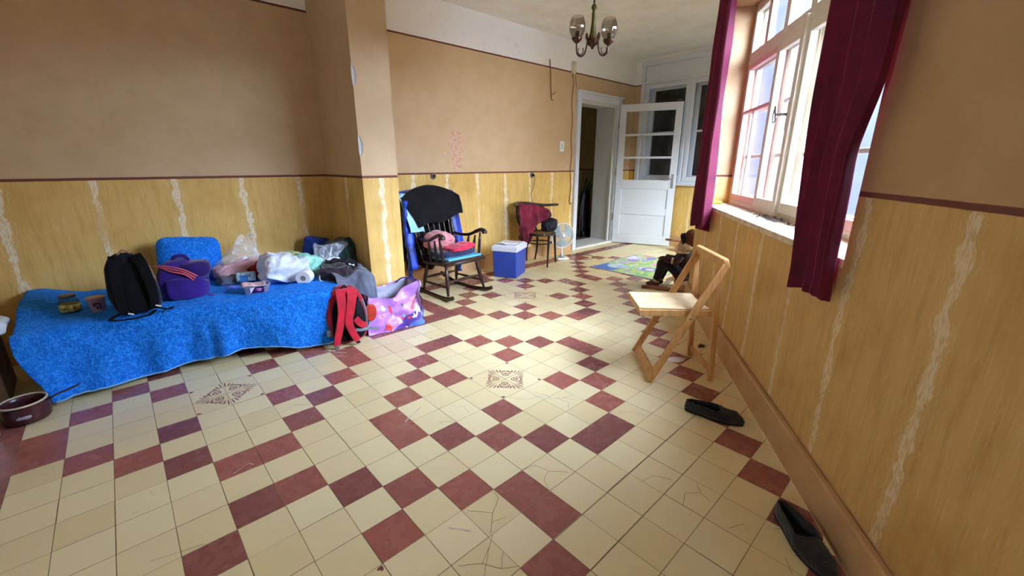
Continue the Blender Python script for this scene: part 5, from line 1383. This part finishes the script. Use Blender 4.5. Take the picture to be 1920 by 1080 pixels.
pts_ = [(5.135, YL-.012, 2.57)] + [(5.145+.012*sin(k*1.3)+.006*k/3, YL-.012, 2.57-k*.1) for k in range(1, 19)] + [(5.19, YL-.012, .76)]
mb.tube(curve(pts_, 3), .006, 6); mb.tube([(5.19, YL-.014, .76), (5.19, YL-.02, .735)], [.006, .014], 8)
tag(mb.build('cable', plain('painted_tan_cable', srgb(150, 112, 82), .6), smooth=True), 'surface cable running down the wall beside the door casing', 'cable')
mb = MB(); mb.tube(curve([(4.643, YL-.01, 2.69), (4.66, YL-.012, 2.55), (4.675, YL-.012, 2.35), (4.69, YL-.012, 2.24), (4.70, YL-.015, 2.19), (4.73, YL-.02, 2.195)], 8), .006, 6)
mb.tube(curve([(4.643, YL-.01, 2.69), (4.665, YL-.012, 2.5), (4.685, YL-.012, 2.27), (4.76, YL-.025, 2.30)], 8), .005, 6)
tag(mb.build('wire_stub', plain('brown_flex', srgb(128, 92, 66), .6), smooth=True), 'brown bent wire stubs sticking out of the tan wall under the frieze', 'wire')
# worn paint patch on the long wall: shapes of bare pinkish plaster, a skin of paint lost
t = NT('bare_pinkish_plaster'); o_ = t.obj()
n1_ = t.noise(o_, 24, 6, .75); t.l(t.mix(t.sstep(n1_, .42, .6), srgb(214, 180, 148), srgb(200, 152, 124)), t.b.inputs['Base Color']); t.b.inputs['Roughness'].default_value = .9; t.bump(n1_, .6, .004)
mb = MB()
def patch(cx_, cz, rx_, rz_, seed, n=40):
    global _pk
    _pk = globals().get('_pk', 0)+1; yo = YL-.0012-.0002*_pk
    vs = [(cx_+cos(a)*rx_*(1+.35*nz(cos(a)*2, sin(a)*2, seed)), yo, cz+sin(a)*rz_*(1+.3*nz(cos(a)*2+5, sin(a)*2, seed))) for a in [2*pi*k/n for k in range(n)]]
    mb.add(vs, [tuple(range(n))])
patch(3.06, 1.50, .10, .24, 1)
for k in range(16): patch(3.0+RND.uniform(-.16, .17), 1.28+RND.uniform(-.03, .40), RND.uniform(.008, .03), RND.uniform(.012, .05), 2+k, 14)
po = mb.build('wall_patch', t.m, weld=False); struct(po)

# ---- dark folded pushchair and a box just inside the hall
dk = empty('folded_pushchair', (6.40, YL+.60, .02), 'black folded pushchair leaning in the dark hall inside the doorway', 'pushchair')
M_DK = plain('black_fabric_metal', srgb(22, 22, 26), .45, var=.2)
for k, (x0, x1) in enumerate(((-.16, .02), (-.10, .10), (.0, .16))):
    mb = MB(); mb.tube(curve([(x0, 0, .02), (x0+.04, .03, .5), (x1, .06, .95-.06*k), (x1+.05, .05, 1.06-.06*k)], 6), .014, 8); mb.build('frame_tube', M_DK, dk, smooth=True)
mb = MB(); mb.blob((.03, .06, .45), (.26, .12, .85), 28, 30, .6, .02, 8, 2); mb.build('seat_fabric', M_DK, dk, smooth=True)
for x in (-.14, .12):
    mb = MB(); mb.lathe([(.02, -.015), (.062, -.015), (.07, 0), (.062, .015), (.02, .015)], n=24, M=Matrix.Rotation(pi/2, 3, 'Y'), c=(x, -.03, .072)); mb.build('wheel', M_DK, dk, smooth=True)
soft('duffel_bag', 'black bag on the hall floor beside the folded pushchair', 'bag', (6.12, YL+.72, .135), (.26, .26, .23), M_DK, .7, .02, 9, 4)
# ---- play mat on the tiles
t = NT('printed_play_mat'); uv = t.n('ShaderNodeUVMap'); uv.uv_map = 'UVMap'; sp = t.n('ShaderNodeSeparateXYZ'); t.l(uv.outputs[0], sp.inputs[0])
u_, v_ = sp.outputs[0], sp.outputs[1]
nw = t.noise(t.comb(u_, t.math('MULTIPLY', v_, 1.6)), 2.6, 2, .5)
rp_ = t.n('ShaderNodeValToRGB'); t.l(nw, rp_.inputs[0]); rp_.color_ramp.interpolation = 'CONSTANT'
stops = [(0, (224, 228, 236)), (.36, (150, 160, 210)), (.42, (190, 214, 110)), (.50, (128, 198, 120)), (.56, (228, 226, 130)), (.60, (176, 204, 226)), (.66, (200, 150, 214)), (.74, (236, 220, 226))]
els = rp_.color_ramp.elements
els[0].color = srgb(*stops[0][1]); els[1].position = stops[1][0]; els[1].color = srgb(*stops[1][1])
for p_s, cc in stops[2:]:
    e_ = els.new(p_s); e_.color = srgb(*cc)
c = rp_.outputs[0]
def disc(cx_, cy_, r, col, c):
    d = t.math('SQRT', t.math('ADD', t.math('POWER', t.math('SUBTRACT', u_, cx_), 2.0), t.math('POWER', t.math('SUBTRACT', v_, cy_), 2.0)))
    return t.mix(t.math('SUBTRACT', 1.0, t.sstep(d, r-.008, r+.004)), c, srgb(*col))
for a in ((.16, .78, .20, (64, 118, 200)), (.30, .70, .13, (206, 226, 240)), (.30, .62, .09, (176, 200, 226)), (.75, .72, .09, (172, 128, 200)), (1.05, .6, .08, (150, 110, 190)), (1.15, .72, .06, (226, 140, 150)), (.42, .28, .11, (104, 120, 196)), (.42, .28, .06, (236, 220, 236)), (.75, .35, .08, (232, 150, 180))): c = disc(*a, c)
wv_ = t.n('ShaderNodeTexWave'); wv_.inputs['Scale'].default_value = 7; wv_.inputs['Distortion'].default_value = 5; t.l(t.comb(u_, v_), wv_.inputs['Vector'])
c = t.mix(t.math('MULTIPLY', t.sstep(wv_.outputs[0], .90, .97), .3), c, srgb(240, 244, 248))
t.l(c, t.b.inputs['Base Color']); t.b.inputs['Roughness'].default_value = .45
pm = empty('play_mat', (5.11, 2.86, 0), 'colourful printed children\'s play mat on the tiles near the door', 'mat', rz=.01)
mb = MB(); mb.slab(lambda u, v: (lerp(-.56, .62, u), lerp(-.46, .44, v), .004+.0015*nz(u*4, v*4)), 20, 16, .005)
mb.build('mat_sheet', t.m, pm, uvfn=lambda co, p: (co.x+.56, co.y+.46))
mb = MB()
for a, b in (((-.56, -.46), (.62, -.46)), ((.62, -.46), (.62, .44)), ((.62, .44), (-.56, .44)), ((-.56, .44), (-.56, -.46))): mb.bar((a[0], a[1], .005), (b[0], b[1], .005), .016, .006)
mb.build('binding', plain('lilac_binding', srgb(172, 160, 204), .6), pm)
# ---- chandelier
ch = empty('chandelier', (2.385, 1.82, 2.08), 'two-armed brass chandelier with smoky glass bowls hanging from the ceiling', 'chandelier', rz=-.92)
M_BRASS = plain('aged_green_brass', srgb(98, 92, 50), .38, .75, var=.3, scale=60); M_COPPER = plain('dark_copper', srgb(84, 56, 44), .35, .8, var=.2, scale=60)
mb = MB(); mb.tube([(0, 0, .20), (0, 0, .90)], .0055, 10); mb.build('rod', plain('dark_rod', srgb(46, 30, 24), .4), ch, smooth=True)
mb = MB(); mb.lathe([(.0, .915), (.045, .915), (.05, .89), (.02, .86), (.006, .85)], n=24); mb.build('ceiling_rose', M_BRASS, ch, smooth=True)
mb = MB(); mb.lathe([(.001, .205), (.010, .20), (.0165, .187), (.017, .178), (.010, .166), (.010, .160), (.012, .15), (.013, .10), (.018, .055), (.025, .02), (.028, .008), (.001, .004)], n=10); mb.build('centre_stem', M_BRASS, ch, auto=30)
mb = MB(); mb.lathe([(.001, .012), (.036, .010), (.040, -.004), (.030, -.022), (.012, -.034), (.006, -.046), (.001, -.048)], n=10); mb.build('centre_bowl', M_COPPER, ch, auto=30)
M_SMOKE = glassmat('smoky_bowl_glass', .05, (.80, .77, .72, 1), 1.9)
for sgn, gz in ((-1, .018), (1, -.002)):
    ar = MB()
    C_ = curve([(sgn*.032, 0, .0), (sgn*.038, 0, -.04), (sgn*.05, 0, -.075), (sgn*.072, 0, -.085), (sgn*.092, 0, -.070), (sgn*.098, 0, -.035), (sgn*.098, 0, gz-.03)], 8)
    ar.tube(C_, .0050, 8)
    ar.tube(curve([(sgn*.032, 0, -.0), (sgn*.036, 0, .02), (sgn*.038, 0, .045)], 5), [.004+.006*sin(pi*i/10) for i in range(11)], 8)
    for q in (-1, 1): ar.tube(curve([(sgn*.072, 0, -.078), (sgn*(.072+q*.014), 0, -.066), (sgn*(.072+q*.016), 0, -.046), (sgn*(.072+q*.010), 0, -.04)], 6), .0032, 6)
    arm = ar.build('arm', M_COPPER, ch, smooth=True)
    cx_ = sgn*.098
    mb = MB(); mb.lathe([(.001, gz-.03), (.010, gz-.028), (.028, gz-.012), (.034, gz+.002), (.030, gz+.006), (.001, gz+.004)], c=(cx_, 0, 0), n=24); mb.build('bowl_cup', M_COPPER, arm, smooth=True)
    mb = MB(); mb.tube([(cx_, 0, gz), (cx_, 0, gz+.04)], .012, 12); mb.build('lamp_holder', plain('black_holder', srgb(30, 26, 26), .5), arm, smooth=True)
    prof = [(.016, gz-.004), (.034, gz+.010), (.047, gz+.036), (.051, gz+.062), (.048, gz+.088), (.040, gz+.112), (.036, gz+.122)]
    mb = MB(); mb.lathe(prof + [(r-.0015, z) for r, z in prof[::-1]], c=(cx_, 0, 0), n=36); mb.build('lamp_shade', M_SMOKE, arm, smooth=True)
# ================================================================== NEAR THE WINDOW WALL
t = NT('blond_beech'); o_ = t.obj(); mp = t.n('ShaderNodeMapping'); t.l(o_, mp.inputs[0]); mp.inputs['Scale'].default_value = (22, 22, 3)
n1_ = t.noise(mp.outputs[0], 1.6, 5, .6); t.l(t.mix(t.sstep(n1_, .35, .7), srgb(214, 166, 104), srgb(188, 134, 78)), t.b.inputs['Base Color']); t.b.inputs['Roughness'].default_value = .42; t.bump(n1_, .08, .002)
M_BEECH = t.m
t = NT('pale_seat_slats'); o_ = t.obj(); n1_ = t.noise(o_, 8, 4); t.l(t.mix(t.sstep(n1_, .35, .7), srgb(244, 218, 168), srgb(228, 196, 142)), t.b.inputs['Base Color']); t.b.inputs['Roughness'].default_value = .35
M_SLAT = t.m
# local frame: x across (near side 0 .. far side .46), y towards the front, z up
wv = Vector((.726, .688, 0)).normalized(); dv = Vector((-.688, .726, 0))
fc = empty('folding_chair', (2.265, 1.149, 0), 'light wooden folding chair standing open beside the window wall', 'chair', rz=atan2(wv.y, wv.x))
Wd = .455
lw, ltk = .022, .042
def legbar(name, x, a, b, par=fc, w=lw, tk=ltk):
    mb = MB(); mb.bar((x, a[0], a[1]), (x, b[0], b[1]), w, tk, upv=(0, 1, .6)); return mb.build(name, M_BEECH, par, bevel=.004)
for x in (.012, Wd-.012): legbar('front_leg', x, (0.0, .012), (-.372, .775))
for x in (.040, Wd-.040): legbar('rear_leg', x, (-.392, .008), (-.352, .735), w=.020, tk=.034)
mb = MB(); mb.bar((0.0, -.372, .782), (Wd, -.372, .782), .036, .062, upv=(0, .35, 1)); mb.build('top_rail', M_BEECH, fc, bevel=.012, bseg=3)
mb = MB(); mb.bar((.02, -.020, .045), (Wd-.02, -.020, .045), .020, .060, upv=(0, -.45, 1)); mb.build('crossbar', M_BEECH, fc, bevel=.003)
mb = MB(); mb.bar((.045, -.388, .075), (Wd-.045, -.388, .075), .018, .036); mb.build('crossbar', M_BEECH, fc, bevel=.003)
mb = MB(); mb.bar((.03, -.335, .70), (Wd-.03, -.335, .70), .014, .05, upv=(0, .4, 1))
for x in (.065, Wd-.065):
    mb = MB(); mb.bar((x, .085, .452), (x, -.345, .455), .020, .042); mb.build('seat_rail', M_BEECH, fc, bevel=.004)
mb = MB(); mb.bar((.055, .082, .462), (Wd-.055, .082, .462), .024, .026); mb.build('seat_front', M_BEECH, fc, bevel=.006)
ns = 9
for k in range(ns):
    x = .060 + (Wd-.12)*(k+.5)/ns
    mb = MB(); mb.bar((x, .088, .481), (x, -.33 if 1 < k < 7 else -.335, .481), .030, .011); mb.build('seat_slat', M_SLAT, fc, bevel=.003)
mb = MB(); mb.tube([(.0, -.205, .44), (Wd, -.205, .44)], .007, 10); mb.build('pivot_rod', M_STEEL, fc, smooth=True)

# ---- white oval tag with string, little scraps on the floor
ft = empty('shoe_insole', (2.70, 1.19, .002), 'white oval cardboard tag with a beige string lying under the folding chair', 'tag', rz=-.62)
out_ = [(cos(a)*.070*(1 if cos(a) < 0 else 1.0), sin(a)*.042*(1-.35*max(0, cos(a)))) for a in [2*pi*k/36 for k in range(36)]]
mb = MB(); mb.prism(out_, .003); mb.build('tag_card', plain('white_card', srgb(240, 238, 242), .7, var=.03), ft, bevel=.001)
mb = MB(); mb.tube(curve([(.06, 0, .004), (.10, .01, .006), (.14, .045, .006), (.18, .055, .006), (.235, .05, .006)], 8), .004, 6); mb.build('string', plain('beige_string', srgb(206, 178, 150), .8), ft, smooth=True)
ft.name = 'cardboard_tag'
mb = MB(); 
for k in range(7): mb.tube([(3.06+RND.uniform(-.05, .05), 1.165+RND.uniform(-.03, .03), .004) for _ in range(3)], .0022, 5)
tag(mb.build('twig_scrap', plain('dark_brown_scrap', srgb(70, 44, 30), .9)), 'tiny tangle of dark brown thread on the floor behind the folding chair', 'scrap')

# ---- two felt slippers
M_SLIP = plain('charcoal_felt', srgb(44, 42, 42), .95, var=.2, scale=30, bump=.5, bscale=160, sheen=.2); M_SOLE = plain('black_rubber', srgb(18, 17, 18), .7); M_INS = plain('black_lining', srgb(10, 10, 12), .95)
def slipper(loc, rz, label, L=.285, Wm=.100):
    s_ = empty('slipper', loc, label, 'slipper', 'pair of slippers kicked off by the window wall', rz)
    def half(y):   # half width along the length, y 0 heel .. 1 toe
        return Wm/2*(.70+.30*smooth01((y-.25)/.45))*min(1, (sin(pi*min(max(y, .0), 1))**.38))
    def outl(k=1.0, n=44):
        o = []
        for i in range(n+1): y = i/n; o.append((half(y)*k, (y-.5)*L))
        for i in range(n, -1, -1): y = i/n; o.append((-half(y)*k*.92, (y-.5)*L))
        return o
    mb = MB()
    def sole(u, v):
        a = u*2*pi; y = .5-.5*cos(a) ; w_ = half(y)*(1 if a < pi else -.92)
        k = [0, 1.0, 1.03, 1.0][int(round(v*3))]; z = [.001, .001, .010, .020][int(round(v*3))]
        return (w_*k, (y-.5)*L*(1 if k else 0), z)
    mb.grid(sole, 72, 4, True); mb.add([sole(i/72, 1) for i in range(72)], [tuple(range(72))]); mb.build('sole', M_SOLE, s_, smooth=True)
    # upper: toe cap closed over, open from the middle back to the heel
    def upper(u, v):
        a = u*2*pi; y = .5-.5*cos(a); w_ = half(y)*(1 if a < pi else -.92)
        hgt = .058 - .012*smooth01((y-.35)/.4) if y > .1 else .058
        closed = smooth01((y-.54)/.10)           # toe part reaches the middle line
        rim = .80
        q = v
        x = w_*(1-(1-rim*(1-closed))*0)          # start at the side
        ang_ = q*pi/2
        inner = w_*lerp(.80, .02, closed)
        x = lerp(w_*1.0, inner, (1-cos(ang_))) if closed > .01 else lerp(w_*1.0, w_*.90, q)
        z = .016 + (hgt-.010*(1-closed))*sin(ang_)*(1 if closed > .01 else 1)
        if y > .85: z = .016 + (z-.016)*lerp(1, .62, (y-.85)/.15)
        yy = (y-.5)*L*lerp(1, .95, q*(1-closed)) 
        if closed > .5 and y > .9: yy = (y-.5)*L*lerp(1.0, .80, q)
        return (x + .0025*nz(y*14, q*6), yy, z + .003*nz(y*18, q*9, 2))
    mb = MB(); mb.slab(lambda u, v: upper(u*.9999, v), 96, 14, .005); mb.build('upper', M_SLIP, s_, smooth=True)
    mb = MB(); o2 = outl(.86); mb.add([(x, y*.93, .0215) for x, y in o2], [tuple(range(len(o2)))]); mb.build('insole', M_INS, s_)
    mb = MB(); C_ = [(half(.5)*.86*cos(a), (.075+.03*sin(a)**2)*L+.004, .052+.014*sin(a)) for a in [pi*k/16 for k in range(17)]]
    mb.tube(C_, .0045, 8); mb.build('cuff', M_SLIP, s_, smooth=True)
    return s_
slipper((2.185, .715, 0), atan2(.577-.84, 2.235-2.155)-pi/2, 'charcoal felt slipper lying past the folding chair, toe to the plinth', .30, .105)
slipper((1.60, .155, 0), atan2(.19, .17)-pi/2+pi, 'charcoal felt slipper nearest to the viewer, tight against the plinth', .30, .110)

# ---- on the window sill
ye = empty('dust_cloth', RW(2.66, .10, SILL+.004), 'folded yellow dust cloth at the far end of the window sill', 'cloth', rz=RA)
mb = MB(); mb.blob((0, 0, .014), (.12, .10, .026), 24, 12, .5, .005, 30, 2); mb.build('cloth_fold', plain('yellow_duster', srgb(236, 200, 60), .8, var=.1), ye, smooth=True)
mb = MB()
for k in range(150):
    s = RND.gauss(1.47, .15); n = RND.uniform(.13, .20); a = RND.uniform(0, 2*pi); L_ = RND.uniform(.005, .018)
    p = RW(s, n, SILL+.006+RND.uniform(0, .014)); mb.tube([p, p+Vector((cos(a)*L_, sin(a)*L_, RND.uniform(-.003, .006)))], RND.uniform(.0012, .0032), 4)
o = mb.build('sill_debris', plain('grey_plaster_crumbs', srgb(96, 88, 84), .95, var=.3, scale=60)); tag(o, 'crumbs and flaked plaster gathered on the sill below the middle post', 'debris', kind='stuff')
mb = MB()
for k in range(60):
    s = RND.uniform(.5, 2.7); n = RND.uniform(.02, .19); r = RND.uniform(.002, .008)
    mb.blob(RW(s, n, SILL+.005), (r*2, r*1.5, r*.7), 6, 4, 1.0)
o = mb.build('flaked_paint', plain('pale_paint_flakes', srgb(170, 176, 190), .9, var=.2, scale=80)); tag(o, 'small flakes of paint scattered along the window sill', 'debris', kind='stuff')

# ---- seated doll beyond the wall's corner
dl = empty('seated_doll', (4.40, 2.20, 0), 'large brown cloth doll seated on the floor against the corner beyond the chair', 'doll', rz=radians(-63.4))
M_FUR = plain('dark_brown_plush', srgb(74, 40, 30), .95, var=.25, scale=30, bump=.5, bscale=90, sheen=.3); M_FUR2 = plain('chestnut_plush', srgb(104, 58, 38), .95, var=.2, scale=30, bump=.4, bscale=90)
M_CRM = plain('cream_plush', srgb(206, 184, 150), .95, var=.1, scale=30, bump=.4, bscale=90); M_NAVY = fabric('dark_navy_trousers', (30, 24, 34)); M_SHOE = plain('brown_leather_shoe', srgb(92, 50, 30), .5, var=.15)
M_DBR = fabric('dark_brown_jacket', (58, 34, 32)); M_BLKH = plain('black_yarn_hair', srgb(22, 16, 18), .9, bump=.5, bscale=120)
# trunk
mb = MB(); mb.tube(curve([(.215, .03, .03), (.225, .02, .14), (.215, .02, .27), (.20, .02, .37), (.205, .02, .42)], 6), [lerp(.095, .100, i/24) if i < 12 else lerp(.100, .055, (i-12)/12) for i in range(25)], 20); mb.build('body', M_DBR, dl, smooth=True)
# head: cream face lowered, brown back of the head, black fringe
mb = MB(); mb.blob((.225, .01, .515), (.165, .17, .22), 36, 28, 1.0, .004, 20, 1, fn=lambda q, p: Vector((q.x-.02*max(0, -p.z), q.y, q.z))); hd = mb.build('head', M_FUR2, dl, smooth=True)
mb = MB(); mb.blob((.195, -.012, .470), (.165, .165, .13), 28, 20, 1.0, .004, 20, 6); mb.build('jaw', M_CRM, hd, smooth=True)
mb = MB(); mb.blob((.255, .015, .560), (.165, .185, .20), 32, 24, 1.0, .008, 16, 4); mb.build('hood', M_FUR2, hd, smooth=True)
mb = MB(); mb.blob((.172, -.062, .560), (.050, .045, .14), 20, 18, 1.0, .008, 30, 5, fn=lambda q, p: Vector((q.x*(1-.5*max(0, -p.z)), q.y, q.z))); mb.build('fringe', M_BLKH, hd, smooth=True)
mb = MB(); mb.blob((.150, -.03, .585), (.03, .10, .07), 16, 12, 1.0); mb.build('fringe', M_BLKH, hd, smooth=True)
mb = MB(); mb.blob((.142, -.015, .470), (.045, .05, .040), 16, 12, 1.0); nse = mb.build('muzzle', M_CRM, hd, smooth=True)
mb = MB(); mb.blob((.120, -.015, .478), (.014, .018, .012), 10, 8, 1.0); mb.build('nose', M_BLKH, nse, smooth=True)
for y in (-.045, .02):
    mb = MB(); mb.blob((.143, y, .515), (.010, .012, .014), 10, 8, 1.0); mb.build('eye', M_BLKH, hd, smooth=True)
mb = MB(); mb.blob((.175, -.01, .410), (.14, .15, .045), 24, 12, .9, .006, 20, 2); mb.build('collar', M_CRM, dl, smooth=True)
# legs: thighs forward, shins down, shoes
for y, kx, kz, fx in ((-.055, -.015, .290, -.07), (.06, .03, .27, -.03)):
    mb = MB(); mb.tube(curve([(.21, y*.7, .10), (.12, y, .22), (kx+.01, y, kz), (lerp(kx, fx, .35), y, .20), (fx, y, .075)], 7), [lerp(.070, .062, min(1, i/14)) if i < 14 else lerp(.062, .038, (i-14)/14) for i in range(29)], 18); lg = mb.build('leg', M_NAVY, dl, smooth=True)
    mb = MB(); mb.tube([(fx+.006, y, .10), (fx-.004, y, .06)], [.040, .038], 16); mb.build('sock', M_CRM, lg, smooth=True)
    mb = MB(); mb.blob((fx-.035, y, .032), (.15, .065, .062), 24, 14, .8, fn=lambda q, p: Vector((q.x, q.y, q.z*(1-.35*max(0, -p.x))))); mb.build('shoe', M_SHOE, lg, smooth=True)
# arm laid over the knee
mb = MB(); C_ = curve([(.165, -.09, .375), (.12, -.12, .32), (.06, -.115, .325), (-.01, -.10, .345)], 7); mb.tube(C_, [lerp(.036, .026, i/(len(C_)-1)) for i in range(len(C_))], 14); ar_ = mb.build('arm', M_DBR, dl, smooth=True)
mb = MB(); mb.tube([(.09, -.12, .325), (.07, -.118, .326)], [.037, .036], 14); mb.build('cuff', M_CRM, ar_, smooth=True)
mb = MB(); mb.blob((-.020, -.10, .352), (.055, .05, .030), 16, 12, 1.0); hn = mb.build('hand', M_FUR2, ar_, smooth=True)
for k in range(4):
    mb = MB(); mb.tube(curve([(-.035, -.117+.012*k, .352), (-.052-.004*(k in (1, 2)), -.118+.012*k, .348), (-.062-.004*(k in (1, 2)), -.118+.012*k, .335)], 4), [.0065]*9, 8); mb.build('finger', M_FUR2, hn, smooth=True)
mb = MB(); mb.tube(curve([(-.02, -.125, .350), (-.036, -.135, .342), (-.046, -.134, .332)], 4), [.007]*9, 8); mb.build('thumb', M_FUR2, hn, smooth=True)
mb = MB(); C_ = curve([(.17, .10, .375), (.12, .13, .31), (.06, .11, .315), (.02, .08, .33)], 7); mb.tube(C_, [lerp(.036, .028, i/(len(C_)-1)) for i in range(len(C_))], 14); mb.build('arm', M_DBR, dl, smooth=True)
# things round the doll
def dloc(x, y, z): return Vector((4.40, 2.20, 0)) + Matrix.Rotation(radians(-63.4), 3, 'Z') @ Vector((x, y, z))
mb = MB(); mb.tube([dloc(-.215, -.20, .022), dloc(-.12, -.19, .030), dloc(.10, -.20, .020), dloc(.20, -.20, .018)], [.018, .022, .020, .016], 10)
tag(mb.build('wooden_stick', plain('red_brown_wood', srgb(120, 70, 48), .5, var=.2), smooth=True), 'red brown wooden stick on the floor in front of the doll', 'stick')
soft('rag', 'beige brown rag heaped on the floor beside the doll', 'cloth', dloc(.27, -.12, .05), (.24, .22, .10), fabric('beige_brown_rag', (150, 112, 86)), .7, .025, 10, 44, rz=.3)
mb = MB(); mb.grid(lambda u, v: dloc(.02+.07*v+.03*cos(u*2*pi)*(1+.3*nz(u*9, v*6)), -.05+.03*sin(u*2*pi), .01+.10*v+.015*nz(u*7, v*5, 2)), 30, 12, True)
tag(mb.build('plastic_bottle', plasticmat('greenish_clear_plastic', alpha=.6, col=(214, 232, 226)), smooth=True), 'crumpled clear plastic bottle lying between the doll\'s legs', 'bottle')
stl_ = empty('low_stool', (6.45, 3.02, 0), 'low wooden stool behind the doll, only its seat end showing', 'stool', rz=.1)
mb = MB(); mb.tube([(0, -.32, .165), (0, .21, .165)], .030, 12, flat=.6); mb.build('seat', plain('worn_pine', srgb(176, 122, 84), .6, var=.2), stl_, smooth=True)
for y in (-.26, .0):
    mb = MB(); mb.box((0, y, .075), (.16, .03, .15)); mb.build('leg', MATS['worn_pine'], stl_, bevel=.004)
